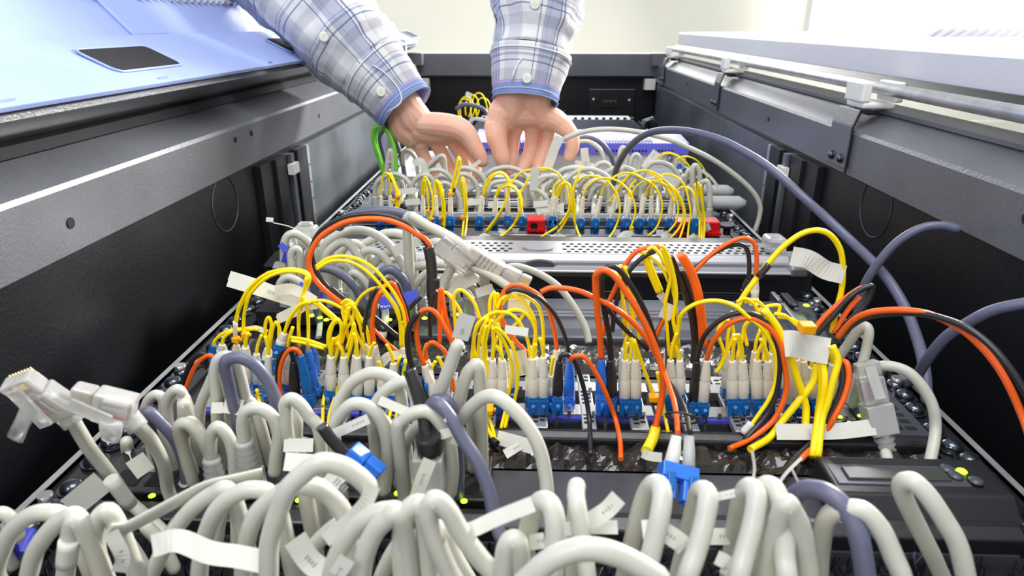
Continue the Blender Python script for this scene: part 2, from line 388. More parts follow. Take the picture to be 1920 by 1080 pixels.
# fibre switch
fs_=unit('fibre_switch','dark fibre optic switch full of blue plugs across the middle','switch',.316,.390,-.002,.222,'black')
ears(fs_,.316,.39)
build(MB().prismx([(.311,-.003),(.311,.003),(.315,.006),(.318,.006),(.318,-.003)],-.222,.222),'front_lip','black',fs_,.0015)
def sfp(x,y,z=.0):
    b=build(MB().box(x-.0068,x+.0068,y-.006,y+.005,-.003,z+.004),'transceiver','steel',fs_,.0004)
    if y<.36: build(MB().box(x-.0068,x+.0068,y-.0080,y-.006,z+.0005,z+.0022),'bail_latch','tape',b)
    build(MB().box(x-.001,x+.001,y-.0075,y-.006,z,.007),'latch_pin','steel',b)
def bracket(x,w=.010):
    b=build(MB().box(x-w/2,x+w/2,.322,.385,-.001,.0035),'perforated_bracket','rail',fs_,.0006)
    h=MB()
    for k in range(13): h.box(x-w*.33,x-w*.02,.327+.0043*k,.3287+.0043*k,.0033,.0037); h.box(x+w*.06,x+w*.34,.3285+.0043*k,.3302+.0043*k,.0033,.0037)
    build(h,'slot','hole',b)['kind']='stuff'
for k in range(5): pass
xs=[-.190+.0292*k for k in range(14)]
for i,x in enumerate(xs):
    sfp(x-.0075,.342); sfp(x+.0075,.342)
    sfp(x-.0075,.369); sfp(x+.0075,.369)
    if i<13: bracket(x+.0187,.0085 if i%2 else .0105)
pl=build(MB().prism([(.19,.001),(.19,.006),(.222,.006),(.222,.001)],.318,.388),'perforated_plate','slategrey',fs_,.0008)
h=MB()
for j in range(9):
    for i in range(3): h.box(.196+.0075*i,.2015+.0075*i,.323+.007*j,.3265+.007*j,.0058,.0063)
build(h,'slot','hole',pl)['kind']='stuff'
for k in range(26):
    pass
ld=MB()
for (u,v) in ((1593,793),(1575,782),(1560,785),(1612,780)):
    build(MB().dome(PZ(u,v,.0075),.0014,.0008),'link_light','greenled',fs_)
# slate bezel server (right) and patch panel (left)
sb=unit('slate_server','slate grey server front with small yellow button lights at its right','server',.442,.528,-.004,.222,'black')
ears(sb,.442,.528)
xl=P(800,590,.49).x
build(MB().prismx([(.442,-.008),(.442,.002),(.450,.006),(.469,.007),(.472,.011),(.495,.012),(.498,-.008)],xl,.218),'bezel','slategrey',sb,.002)
build(MB().box(P(1460,575,.497).x,.205,.476,.500,.0115,.0175),'control_panel','black',sb,.0015)
cpz=.0175
for (u,v,m_) in ((1463,566,'slategrey'),(1490,572,'slategrey'),(1495,580,'slategrey'),(1512,573,'greenled'),(1523,577,'slategrey')):
    q=PZ(u,v,cpz); build(MB().dome(q,.0024,.0012),'push_button',m_,sb)
for k in range(3): build(MB().box(.192+.006*k,.196+.006*k,.446,.505,.006,.016-.003*k),'handle_rib','steel',sb,.0008)
pp=thing('patch_panel','black ethernet patch panel with green link lights under the grey cables','patch panel',(-.13,.48,0))
build(MB().box(-.214,xl-.002,.458,.50,.001,.013),'housing','black',pp,.001)
h=MB()
for k in range(9):
    for r_ in (0,1): h.box(-.205+.0165*k,-.1925+.0165*k,.4605+.017*r_,.474+.017*r_,.013,.0133)
build(h,'port','hole',pp)['kind']='stuff'
for u,v in ((585,592),(600,596),(612,600),(625,598),(730,600),(745,603),(760,603),(775,600),(796,597),(858,590)):
    build(MB().dome(PZ(u,v,.0135),.0022,.001),'link_light','greenled',pp)
# black deep bezel + silver perforated bezel
zz=.035
ys0,ys1=YZ(478,zz),YZ(449,zz)
bb=thing('black_server','wide black server bezel with open side slots under the silver bezel','server',(0,.56,-.3))
build(MB().box(-.222,.222,.533,.62,-.32,.010),'housing','black',bb,.001)
build(MB().prismx([(.532,-.006),(.532,.0195),(.535,.0210),(.60,.0210),(.60,-.006)],-.236,.238),'bezel','black',bb,.003)
for (xa_,xb_) in ((P(1040,500,.532).x,P(1200,500,.532).x),(P(1270,500,.532).x,P(1400,500,.532).x),(P(860,500,.532).x,P(1000,500,.532).x)):
    sl=build(MB().box(xa_,xb_,.5305,.533,-.0035,.0018),'vent_opening','hole',bb,.0005)
    build(MB().tube([Vector((xa_,.5305,.002)),Vector((xa_+.006,.5305,.0035)),Vector((xb_-.006,.5305,.0035)),Vector((xb_,.5305,.002))],.0005,6),'slot_edge','slategrey',bb)
for sx in (-1,1):
    q=MB().prismx([(.531,.0205),(.531,.024),(.56,.0265),(.60,.0205)],min(sx*.185,sx*.235),max(sx*.185,sx*.235)); build(q,'latch_cover','black',bb,.003)
sv=thing('silver_server','silver server bezel with rows of round holes and oval badge','server',(0,.57,.02))
build(MB().box(-.212,.212,ys0+.01,ys1+.03,.0215,zz-.006),'housing','black',sv,.001)
bz=build(MB().prismx([(ys0,.0225),(ys0-.001,zz-.006),(ys0+.004,zz),(ys1-.003,zz),(ys1+.002,zz-.003),(ys1+.002,.0215),(ys0+.004,.0215)],-.217,.217),'bezel','silver',sv,.0018)
build(MB().prismx([(ys0-.0075,.0215),(ys0-.0075,.0235),(ys0,.0265),(ys0+.01,.0215)],-.225,.225),'lower_trim','silver',sv,.001)
h=MB()
for j,(dy,st) in enumerate(((.010,0),(.016,.5),(.024,0),(.031,.5))):
    if j==0 or j==1 or j==2 or j==3:
        for k in range(62):
            x=-.208+.0068*(k+st)
            if abs(x-.002)<.022 and j!=9: continue
            if j==3 and k%2 and False: continue
            h.tube([Vector((x,ys0+dy,zz-.0004)),Vector((x,ys0+dy,zz+.00025))],.0021,8)
build(h,'perforation','hole',bz)['kind']='stuff'
bx=P(1010,480,ys0).x
def oval(cx,cy,cz,rx,ry,ax,m_,nm,par,th=.0012,n=28):
    vs=[];
    for d in (0,th):
        for k in range(n):
            a=2*math.pi*k/n
            if ax=='z': vs.append((cx+rx*math.cos(a),cy+ry*math.sin(a),cz+d))
            else: vs.append((cx+rx*math.cos(a),cy-d,cz+ry*math.sin(a)))
    return build(MB().add(vs,[tuple(range(n)),tuple(range(n,2*n))]+[(i,(i+1)%n,n+(i+1)%n,n+i) for i in range(n)]),nm,m_,par)
oval(bx,ys0+.019,zz,.0140,.009,'z','silver','disc',sv)
b=oval(bx+.001,ys0-.001,.0265,.0142,.0052,'y','steel','badge',sv); oval(bx+.001,ys0-.0022,.0265,.0125,.0042,'y','slategrey','badge_face',b)
for sx in (-1,1):
    q=MB().box(sx*.2075-.0085,sx*.2075+.0085,ys0+.010,ys0+.030,zz,zz+.013); build(q,'corner_guard','clear',sv,.003)
build(MB().prismx([(ys0-.008,.020),(ys0-.008,.030),(ys0+.03,.032),(ys0+.03,.020)],.214,.231),'side_cap','steel',sv,.003)
# upper fibre panel
uf=unit('upper_fibre_panel','black fibre patch panel with a row of blue sockets beyond silver bezel','patch panel',.655,.745,-.001,.222,'slategrey')
ears(uf,.655,.745)
build(MB().box(-.215,.215,.662,.672,-.001,.006),'front_strip','black',uf,.001)
build(MB().tube([Vector((-.2,.693,.012)),Vector((.2,.693,.012))],.0012,8),'tie_bar','black',uf)
build(MB().tube([Vector((-.2,.690,.004)),Vector((.2,.690,.004))],.0009,8),'tie_bar','steel',uf)
for (u0,u1,v0,v1) in ((988,1022,413,443),(1268,1352,417,450)):
    p0=P(u0,v1,.69); p1=P(u1,v0,.69)
    rb=build(MB().box(p0.x,p1.x,.69,.712,p0.z,p1.z),'red_block','red',uf,.0012)
    build(MB().box(p0.x+.004,p0.x+.011,.6885,.6902,p0.z+.004,p1.z-.003),'recess','panel',rb)
    build(MB().box(p0.x-.0005,p1.x+.001,.6875,.69,p0.z+.006,p0.z+.009),'ridge','red',rb)
# upper ethernet panels
ue=unit('upper_switch','grey network switch under the pale cables behind the upper blue plugs','switch',.765,.96,.0,.222,'slategrey')
ears(ue,.765,.96)
h=MB()
for j in range(5):
    for k in range(24):
        h.box(-.2+.0168*k,-.188+.0168*k,.79+.033*j,.803+.033*j,.0,.0006)
build(h,'port','hole',ue)['kind']='stuff'
for j in range(3): build(MB().box(-.21,.205,.772+.055*j,.776+.055*j,.0,.006),'label_ledge','chassis',ue,.0008)
for j in range(3): build(MB().box(-.21,.205,.808+.042*j,.811+.042*j,.0,.003),'dark_seam','black',ue)
for (u,v,w_) in ((1342,376,34),(1362,404,34)):
    p=P(u,v,.80 if v>390 else .86); d=(.80 if v>390 else .86)
    q=MB().tube([Vector((p.x-.045,d,.012)),Vector((p.x-.02,d,.014)),Vector((p.x+.012,d,.014)),Vector((p.x+.017,d,.012)),Vector((p.x+.019,d,.008))],[.008,.0085,.0085,.007,.003],16)
    hd_=build(q,'ejector_handle','chassis',ue)
kn=thing('thumb_screw','black knurled thumb screw beside the red block on the right rail','screw',P(1362,440,.70))
build(MB().cyl(P(1362,440,.70),.004,.012).cyl(P(1362,425,.70),.0095,.003),'knob','black',kn,.0005)
# white chassis with violet perforated ledge
wc=unit('white_chassis','white chassis with violet blue perforated ledge behind the hands','server',1.0,1.22,.0,.222,'chassis')
yv=1.075
z0=P(1100,320,yv).z; z1=P(1100,279,yv).z; z2=P(1100,262,yv+.1).z
x0=P(905,290,yv).x; x1=P(1290,290,yv).x
build(MB().box(-.15,x1-.002,yv,yv+.12,-.02,z1),'face','chassis',wc,.0015)
zt=P(1100,268,yv-.004).z
lg=build(MB().prismx([(yv-.004,zt),(yv-.004,z1-.008),(yv+.10,z1-.008),(yv+.10,zt+.006)],-.10,x1),'ledge','violet',wc,.001)
h=MB()
for k in range(60):
    x=-.09+.0052*k
    if k%9 in (7,8): continue
    h.box(x,x+.003,yv-.0045,yv-.0038,z1-.004,z1-.0005)
build(h,'vent_hole','hole',lg)['kind']='stuff'
h=MB()
for k in range(50):
    x=-.05+.0048*k; 
    if x<x1-.01: h.box(x,x+.0025,yv+.004,yv+.07,zt,zt+.0025)
build(h,'vent_slat','chassis',lg)['kind']='stuff'
q=P(1256,298,yv-.001); build(MB().cyl(q,.005,.0015,(0,-1,0),14).dome(q+Vector((0,-.0015,0)),.003,.001,(0,-1,0)),'case_screw','steel',wc)
# grey lidded chassis far back
gc=unit('grey_chassis','grey chassis with toothed top edge near the far end panel','server',1.30,1.55,.0,.222,'slategrey')
yg=1.33; za=P(1100,250,yg).z; zb_=P(1100,224,yg).z
build(MB().add([(P(880,240,yg).x,yg,za),(P(1215,240,yg).x,yg,za),(P(1185,225,yg).x,yg,zb_),(P(900,225,yg).x,yg,zb_),
  (P(880,240,yg).x,yg+.06,za),(P(1215,240,yg).x,yg+.06,za),(P(1185,225,yg).x,yg+.06,zb_),(P(900,225,yg).x,yg+.06,zb_)],
  [(0,1,2,3),(4,7,6,5),(0,4,5,1),(1,5,6,2),(2,6,7,3),(3,7,4,0)]),'cover','galv',gc,.001)
h=MB()
for k in range(22): h.box(P(905,225,yg).x+.0138*k,P(905,225,yg).x+.0138*k+.006,yg,yg+.004,zb_,zb_+.004)
build(h,'tooth','black',gc)['kind']='stuff'
q=P(1216,240,1.28)
build(MB().tube([q+Vector((-.01,0,-.01)),q+Vector((-.008,0,.012)),q+Vector((.004,0,.016)),q+Vector((.014,0,.0))],.006,10),'catch','screw',gc)
# ================================================================ CABLES
RX=[0,0,1.0]
def R(x0,y0,s): RX[:]=[x0,y0,s]
A_=(640,220,4); B_=(1000,220,4); C_=(400,380,4); D_=(800,400,4); E_=(1240,400,2.8235); F_=(300,540,3.4286); G_=(760,540,3.4286); H_=(1100,600,3.4286); I_=(0,680,2.7); J_=(560,700,2.842); K_=(1000,760,3.376); L_=(1400,680,2.7)
def px(x,y): return RX[0]+x/RX[2], RX[1]+y/RX[2]
RAD=dict(grey=.0030,slate=.0032,green=.0029,yellow=.00088,orange=.00105,blackcab=.00105)
WORD=dict(grey='pale grey',slate='slate blue',green='green',yellow='yellow',orange='orange',blackcab='black')
CABS=[]
def pts3(pts,Y):
    n=len(pts); out=[]
    for i,p in enumerate(pts):
        t=i/max(1,n-1); y=Y[0]+(Y[1]-Y[0])*t if isinstance(Y,tuple) else Y
        if len(p)>2: y+=p[2]*.001
        w_=P(*px(p[0],p[1]),y)
        if w_.z<.006 and abs(w_.x)<.228: w_=PZ(*px(p[0],p[1]),.006)
        out.append(w_)
    return out
def axes(a):
    a=a.normalized(); r=Vector((0,1,0)); r=(r-a*r.dot(a))
    if r.length<.2: r=a.orthogonal()
    r.normalize(); return a, a.cross(r).normalized(), r
def lc_body(par,p,a,L,m,w=.0029):
    a,x,y=axes(a)
    b=MB(); b.obox(p,x,y,a,-w,w,-w*1.05,w*1.05,0,L); b.obox(p,x,y,a,-w*.8,w*.8,-w*1.0,w*1.0,-.0018,0)
    c=build(b,'connector',m,par,.0004)
    # latch lever on the near side
    q=MB(); q.tube([p-y*w*1.05+a*L*.95,p-y*w*1.7+a*L*.5,p-y*w*2.1+a*L*.15],[.0009,.0010,.0012],6)
    build(q,'latch',m,c)
    return c
def lc_boot(par,p,a,L,m,r0=.0016,r1=.0029,ribs=6):
    a,x,y=axes(a); pts=[];rr=[]
    for k in range(ribs*2+1):
        t=k/(ribs*2)*.45; pts.append(p+a*L*t); rr.append((r0+(r1-r0)*t/.45)*(1.0 if k%2 else .86))
    for t in (.5,.75,.98,1): pts.append(p+a*L*t); rr.append(r1*(1 if t<.99 else .9))
    build(MB().tube(pts,rr,10),'boot',m,par)
def rj_plug(par,p,a,m='greyboot',s=1.0,Lb=.022,boot=True,body=True,roll=0):
    a,x,y=axes(a)
    if roll: Rm=Matrix.Rotation(roll,3,a); x=Rm@x; y=Rm@y
    if boot:
        pts=[];rr=[]
        for k in range(13):
            t=k/12; pts.append(p+a*Lb*t*s); rr.append((.0036+.0018*t)*(1.08 if k%2 else .88)*s)
        build(MB().tube(pts,rr,12),'boot',m,par)
        p=p+a*Lb*s
    b=MB(); w=.0058*s
    if body=='open':   # rectangular hood that shields the latch
        b.obox(p,x,y,a,-w*1.05,w*1.05,-w,w,-.002,.013*s); build(b,'hood',m,par,.0006); p=p+a*.013*s; b=MB()
    b.obox(p,x,y,a,-w,w,-w*.62,w*.68,0,.013*s); b.obox(p,x,y,a,-w*.94,w*.94,-w*.5,w*.55,.013*s,.0205*s)
    c=build(b,'plug','clear',par,.0012)
    g=MB()
    for k in range(8): g.obox(p,x,y,a,(-.0042+.0012*k-.0003)*s,(-.0042+.0012*k+.0003)*s,w*.55,w*.60,.015*s,.0203*s)
    build(g,'contacts','gold',c)['kind']='stuff'
    for k,mm in enumerate(('boot','greyboot','red')): build(MB().obox(p,x,y,a,(-.003+.0026*k)*s,(-.0022+.0026*k)*s,-w*.1,w*.1,.002*s,.010*s),'wire',mm,c)
    l=MB(); l.add([p+a*.019*s-y*w*.55+x*sx*.0024*s for sx in(-1,1)]+[p+a*.004*s-y*w*1.25+x*sx*.0024*s for sx in(1,-1)]+[p+a*.019*s-y*w*.75+x*sx*.0024*s for sx in(-1,1)]+[p+a*.004*s-y*w*1.42+x*sx*.0024*s for sx in(1,-1)],
        [(0,1,2,3),(7,6,5,4),(0,4,5,1),(1,5,6,2),(2,6,7,3),(3,7,4,0)])
    build(l,'latch','clear',c)
    return c
def ribbon(par,pts,wpx,Y,m='tag',name='paper_label',marks=True):
    q=pts3(pts,Y); q=catmull(q,5) if len(q)>2 else q
    n=len(q); vs=[]
    dep=max(.05,(CM.transposed()@(q[0]-Vector((0,0,HC)))).z*-1); w=wpx/RX[2]*dep/F/2
    for i,p in enumerate(q):
        t=(q[min(i+1,n-1)]-q[max(i-1,0)]).normalized(); nv=Vector((p.x,p.y,p.z-HC)).normalized(); sd=t.cross(nv).normalized()
        for a,b in ((-1,-1),(1,-1),(1,1),(-1,1)): vs.append(p+sd*w*a+nv*.00018*b)
    fs=[(0,3,2,1),(4*n-4,4*n-3,4*n-2,4*n-1)]
    for i in range(n-1):
        for k in range(4): fs.append((4*i+k,4*i+(k+1)%4,4*i+4+(k+1)%4,4*i+4+k))
    o=build(MB().add(vs,fs,False),name,m,par)
    if marks and n>=2 and (int(abs(q[0].x)*1e5)%3==0):
        a=q[0].lerp(q[1],.6) if n==2 else q[n//2-1]; t=(q[min(n//2+1,n-1)]-q[max(n//2-1,0)]).normalized(); nv=Vector((a.x,a.y,a.z-HC)).normalized(); sd=t.cross(nv).normalized()
        mk=MB(); rs=random.Random(n*31+int(abs(a.x)*1e4))
        for k in range(rs.randint(3,6)):
            c=a+t*(k*.0013)-nv*.00025; h_=w*rs.uniform(.12,.26)
            mk.obox(c,t,sd,-nv,-.0003,.0003,-h_,h_,0,.00006)
        build(mk,'print','mark',o)['kind']='stuff'
    return o
def sleeve(par,pts,r,Y,m,name='sleeve'):
    q=pts3(pts,Y); q=catmull(q,4); build(MB().tube(q,(min(r,.00315) if RX[0]<=560 and RX[1]>=680 and not isinstance(r,list) and m=='tag' else r),12),name,m,par)
def C(col,pts,Y,row,r=None,s=None,e=None,tags=(),twin=None,flat=1.0,desc=None):
    """one cable; s / e: ('lc', ybot, yblue, bootmat, bodymat) | ('rj',) end fittings; tags: list of (pts, width[, mat])"""
    q=pts3(pts,Y); fib=col in('yellow','orange','blackcab')
    SC={'front row':.70,'left block':.76,'right rail':.80}.get(row,1)
    r=(r or RAD[col])
    if row=='front row': r=.0030+(r-.0045)*.3
    elif row=='left block': r=.0029+(r-.0038)*.3
    elif row=='right rail': r=.0029
    elif row=='upper' and r<.0011: r=.00112
    elif row=='middle' and r<.0010: r=.00104
    if not fib and row in('front row','left block','upper switch','left patch panel') and not desc:
        for idx,spec in ((0,s),(-1,e)):
            if spec: continue
            p=q[idx]; nb=q[1] if idx==0 else q[-2]
            if p.z>.03:
                h=(p-nb); h.z=0; h=h*.25 if h.length<.03 else h.normalized()*.008
                ex=[p+h*.8+Vector((0,.002,-min(.018,p.z*.35))), Vector((p.x+h.x,p.y+h.y+.004,.010))]
                q=(ex[::-1]+q) if idx==0 else (q+ex)
    c=catmull(q,6); base=c[0]
    t=thing('fibre_cable' if fib else 'network_cable','', 'cable',tuple(base))
    r_=r
    if not fib and not isinstance(r_,list):   # natural small variation of thickness, wobble of hand-bent cable
        pass
    if not fib and flat==1.0:
        t0=(c[0]-c[1]).normalized(); t1=(c[-1]-c[-2]).normalized()
        cc_=[c[0]+t0*r_*.9,c[0]+t0*r_*.6]+c+[c[-1]+t1*r_*.6,c[-1]+t1*r_*.9]; rr_=[r_*.3,r_*.8]+[r_*(1+.008*math.sin(i*.9+c[0].x*90)) for i in range(len(c))]+[r_*.8,r_*.3]
    else: cc_,rr_=c,r_
    build(MB().tube(cc_,rr_,9 if fib else 14,True,flat),'jacket',col,t)
    for spec,idx in ((s,0),(e,-1)):
        if not spec: continue
        kind=spec[0]; p=c[idx]; d=(c[0]-c[1]) if idx==0 else (c[-1]-c[-2])
        if kind=='lc':
            _,yb,yu=spec[:3]; bm=spec[3] if len(spec)>3 else 'boot'; cm=spec[4] if len(spec)>4 else 'blue'
            dx=spec[5] if len(spec)>5 else 0
            x0,y0=pts[idx][0],pts[idx][1]; Yv=p.y
            pb=P(*px(x0+dx,yb),Yv); pu=P(*px(x0+dx*1.3,yu),Yv)
            lc_boot(t,p,pb-p,(pb-p).length,bm,.0020,.0029 if row=='upper' else .0033); lc_body(t,pb,pu-pb,(pu-pb).length,cm,.0046 if row=='upper' else .0033)
        elif kind=='rj': rj_plug(t,p,Vector((d.x*.3,d.y*.3,-abs(d.z)-1e-4)) if len(spec)<2 else d,*spec[2:])
        elif kind=='boot': 
            pts_=[];rr=[]; a=Vector((0,0,-1)) 
            for k in range(11): pts_.append(p+a*.0016*k); rr.append((.0040+.0012*k/10)*(1.08 if k%2 else .9))
            build(MB().tube(pts_,rr,12),'boot','greyboot',t)
            build(MB().obox(pts_[-1],Vector((1,0,0)),Vector((0,1,0)),Vector((0,0,-1)),-.0058,.0058,-.004,.004,0,.010),'plug','clear',t,.0006)
    for g in tags:
        ribbon(t,g[0],g[1],g[3] if len(g)>3 else base.y,g[2] if len(g)>2 else 'tag')
    u=sum(px(p[0],p[1])[0] for p in pts)/len(pts); v=min(px(p[0],p[1])[1] for p in pts)
    CABS.append((t,col,row,u,v,desc,bool(tags)))
    return t
def clip(t,x,y,Y,m='clip',w=.0042,h=.0035):
    p=P(*px(x,y),Y); b=MB().box(p.x-w/2,p.x+w/2,p.y-w/2,p.y+w/2,p.z-h/2,p.z+h/2); b.box(p.x+w/2,p.x+w/2+.0015,p.y-.001,p.y+.001,p.z-.001,p.z+.001)
    build(b,'duplex_clip',m,t,.0006)
# ---------------------------------------------------------------- row G : upper blue plugs, yellow fibres
rw='upper'; R(*A_)
YA=.700
LB=lambda x=0:('lc',748,845,'boot','blue',x)
def G(pts,Y,**k): return C('yellow',pts,Y,rw,**k)
t=G([(298,585),(300,500),(318,430),(340,418),(372,450),(400,520),(418,600),(408,690)],(.70,.693),s=LB(-2)); clip(t,392,628,.694)
t=G([(365,585),(362,500),(352,440),(372,425),(405,500),(432,570),(436,640),(422,690)],(.702,.692),s=LB(8)); clip(t,420,592,.692)
t=G([(612,585),(608,510),(625,448),(655,490),(682,590),(684,690),(668,765)],(.70,.692),s=LB(-2)); clip(t,648,703,.693)
t=G([(618,600,5),(622,470),(640,540),(652,640),(655,730),(645,780)],.695); clip(t,672,762,.692)
t=G([(706,585),(700,510),(716,470),(748,540),(772,660),(772,840)],(.70,.691),s=LB(2)); clip(t,746,752,.692)
t=G([(730,580,5),(715,480),(738,540),(757,660),(760,800),(756,850)],.694)
t=G([(748,600,5),(738,490),(760,560),(778,680),(778,850)],.696)
t=G([(818,585),(832,500),(858,390),(877,300),(892,330),(876,430),(846,530)],(.70,.70),s=LB(0)); clip(t,818,576,.699)
t=G([(828,570,3),(845,470),(865,370),(888,312),(892,370),(868,470),(848,535)],.697); sleeve(t,[(850,530),(844,560)],.0014,.696,'blackcab','shrink_tube')
t=G([(905,590,3),(898,500),(907,450),(926,510),(940,640),(943,760),(925,912)],.693); clip(t,908,748,.692)
t=G([(912,600,3),(905,470),(917,560),(925,690),(915,800),(905,918)],.691)
t=G([(1060,588),(1078,500),(1130,432),(1195,410),(1245,445),(1262,520),(1238,620),(1170,740),(1078,862)],(.70,.684),s=LB(-20))
t=G([(1068,592,3),(1100,500),(1160,425),(1222,432),(1252,500),(1240,600),(1185,730),(1086,875)],.690,tags=[([(1040,905),(1075,885),(1130,915)],36)])
t=G([(1160,588),(1180,530),(1230,500),(1290,518),(1338,570),(1356,650),(1332,740),(1282,820),(1205,885),(1145,915)],(.70,.682),s=LB(-12),tags=[([(1190,870),(1265,815)],42),([(1270,820),(1330,850)],50)])
t=G([(1165,600,3),(1190,545),(1240,512),(1300,535),(1330,590),(1342,680),(1306,780),(1240,860),(1170,915)],.686)
t=G([(1248,588),(1255,540),(1290,470),(1350,412),(1430,390),(1500,380),(1590,398),(1660,462),(1698,560),(1708,680),(1660,775),(1590,845),(1460,922)],(.70,.681),s=LB(0),tags=[([(1640,145),(1600,230),(1545,385)],72,'tag',.70),([(1455,375),(1440,550)],62,'tag',.69)]); sleeve(t,[(1610,815),(1545,870)],.0016,.683,'blackcab','shrink_tube')
t=G([(1330,600,6),(1375,510),(1420,430),(1480,395),(1550,395)],.70,s=('lc',748,845,'boot','blue',20))
t=G([(1605,590),(1625,530),(1662,490),(1708,502),(1730,580),(1718,690),(1680,780),(1620,870)],(.70,.684),s=LB(-20),tags=[([(1570,905),(1625,885),(1680,910)],34)])
t=G([(1630,600,5),(1665,500),(1700,500),(1738,570),(1733,680),(1750,790),(1802,925)],.688)
R(*B_)
LC_=lambda x=0:('lc',765,870,'boot','blue',x)
t=G([(178,592),(192,530),(225,492),(262,505),(285,570),(272,690),(205,800),(22,920)],(.70,.683),s=LC_(-28)); sleeve(t,[(195,808),(105,868)],.0016,.684,'blackcab','shrink_tube')
t=G([(300,560),(322,490),(380,445),(455,440),(532,462),(592,520),(636,600),(648,720),(612,835),(545,932)],(.705,.682))
t=G([(372,598),(398,530),(458,476),(530,456),(622,472),(700,532),(750,620),(764,720),(722,852)],(.70,.684),s=LC_(-18))
t=G([(505,592),(530,520),(582,462),(660,422),(732,420),(808,452),(890,500),(942,565),(966,655),(952,760),(915,840),(858,890)],(.70,.680),s=LC_(-38))
t=G([(618,592),(640,525),(690,462),(762,412),(850,400),(935,432),(1012,500),(1062,580),(1086,680),(1070,785),(1010,862)],(.70,.678),s=LC_(-38),tags=[([(965,905),(1035,850)],52)])
t=G([(735,600),(760,532),(822,486),(902,476),(985,505),(1062,565),(1112,645),(1126,740),(1090,835),(1000,935)],(.70,.676),s=LC_(-40))
t=G([(838,602),(860,532),(905,482),(962,474),(1042,522),(1104,605),(1136,705),(1130,805),(1088,935)],(.70,.674),s=LC_(-40))
t=G([(885,592),(892,530),(925,480),(975,500),(1020,560),(1060,640)],(.70,.695),s=LC_(0))
t=G([(940,445),(1000,425),(1080,452),(1138,520),(1165,620),(1180,720),(1165,820),(1156,918)],(.695,.680))
t=G([(1040,600),(1085,542),(1135,520),(1192,552),(1226,640),(1245,740),(1245,930)],(.70,.680),s=LC_(-20))
t=G([(1222,600,4),(1212,500),(1222,600),(1247,720),(1262,820),(1262,935)],.681,s=LC_(-12),tags=[([(1165,925),(1260,870)],60),([(1290,800),(1310,850)],50)])
t=G([(1245,600,4),(1238,490),(1258,600),(1272,720),(1278,850),(1268,938)],.679)
t=G([(1268,580,4),(1256,510),(1270,640),(1285,760),(1278,930)],.677)
t=G([(365,360,5),(300,540),(310,650),(310,780),(330,860),(362,925)],.683)
t=G([(640,920),(730,860),(745,820)],.684,tags=[([(630,930),(690,880),(735,890)],60)])
t=G([(560,640,5),(640,540),(720,440),(800,400),(880,420),(960,470),(1030,560)],.700)
# singles with boot only
for x in (130,700-0):
    t=G([(x+15,600),(x+25,520),(x+70,470)],.703,s=LC_(-10))
rw='far yellow'
C('yellow',[(915,345),(945,285),(1010,262),(1092,290),(1150,340),(1190,392)],.90,rw)
C('yellow',[(935,340),(960,290),(1020,272),(1085,295),(1140,340),(1182,385)],.89,rw)
C('yellow',[(1062,360),(1080,310),(1150,295),(1222,320),(1275,385),(1302,470),(1275,590)],.86,rw)
C('yellow',[(1096,345),(1110,300),(1160,292),(1240,335),(1290,410),(1305,480)],.865,rw,s=('lc',395,420,'blue','boot',0))
R(480,0,3)
for i,(a,b,h) in enumerate(((1140,1230,550),(1180,1255,540),(1210,1300,530),(1240,1320,555),(1150,1210,560))):
    C('yellow',[(a,650),(a-2,600),((a+b)/2-20,h),((a+b)/2+20,h+5),(b,610),(b-15,660)],1.45+.01*i,'farthest',r=.0014,s=('lc',690,700,'boot','blue',0) if i%2==0 else None)
C('slate',[(1130,610),(1170,588),(1230,595),(1290,625),(1310,700)],1.40,'farthest',r=.0045,tags=[([(1180,525),(1215,540)],25)])
C('grey',[(1205,680),(1240,668),(1330,690),(1390,720)],1.2,'farthest')
# ---------------------------------------------------------------- row H : grey network cables of the upper switch
rw='upper switch'; R(*A_)
def N(pts,Y,**k): return C('grey',pts,Y,rw,**k)
RJ=('boot',)
N([(250,590),(262,500),(330,442),(400,425),(470,452),(516,510),(536,600)],(.80,.79),s=RJ,e=RJ)
N([(340,580),(338,420),(352,290),(372,250)],.84)
C('green',[(322,440),(278,290),(242,180),(245,95),(285,66),(345,105),(388,200),(408,320),(412,460)],(.86,.84),rw,desc='bright green looping network cable')
C('green',[(325,400),(300,320),(262,190),(262,110),(300,85)],(.87,.87),rw,r=.0024,desc='inner bright green network cable')
C('slate',[(345,420),(308,260),(288,150),(330,85),(380,118),(424,220),(458,330),(475,440)],(.90,.88),rw)
N([(468,262),(518,262),(560,320),(575,420)],.88)
N([(515,600),(538,495),(590,440),(650,438),(688,480),(690,560)],.79,s=RJ,tags=[([(540,350),(600,330),(640,430)],50)])
N([(650,420),(700,395),(770,408),(832,470),(870,560),(892,650)],.80,e=RJ)
N([(700,470),(760,440),(820,480),(858,540),(885,630)],.83)
N([(740,505),(790,495),(850,540),(886,600),(896,690)],.785,e=RJ)
N([(870,395),(950,382),(1040,425),(1082,490),(1098,580)],.80,tags=[([(960,385),(1045,325)],28)])
N([(890,435),(960,440),(1012,500),(1030,590)],.79,e=RJ,tags=[([(920,520),(1020,490)],44)])
N([(1085,440),(1145,392),(1250,375),(1342,402),(1404,470)],.82)
N([(1100,560),(1130,500),(1200,480),(1290,482),(1352,510),(1420,575),(1462,660),(1480,730)],.79)
N([(1395,500),(1462,540),(1540,610),(1565,690)],.785,e=RJ)
N([(1470,470),(1560,442),(1640,470),(1705,540),(1720,620)],.80)
N([(1625,420),(1700,382),(1800,388),(1882,440),(1910,520)],.83)
N([(1500,640),(1520,540),(1580,500),(1650,560),(1660,650)],.86)
N([(610,420),(690,330),(760,290)],.84,tags=[([(645,400),(725,320)],30)])
N([(450,640),(470,560),(450,480),(430,430)],.86)
N([(560,700),(560,560),(600,500),(690,520),(740,600)],.88)
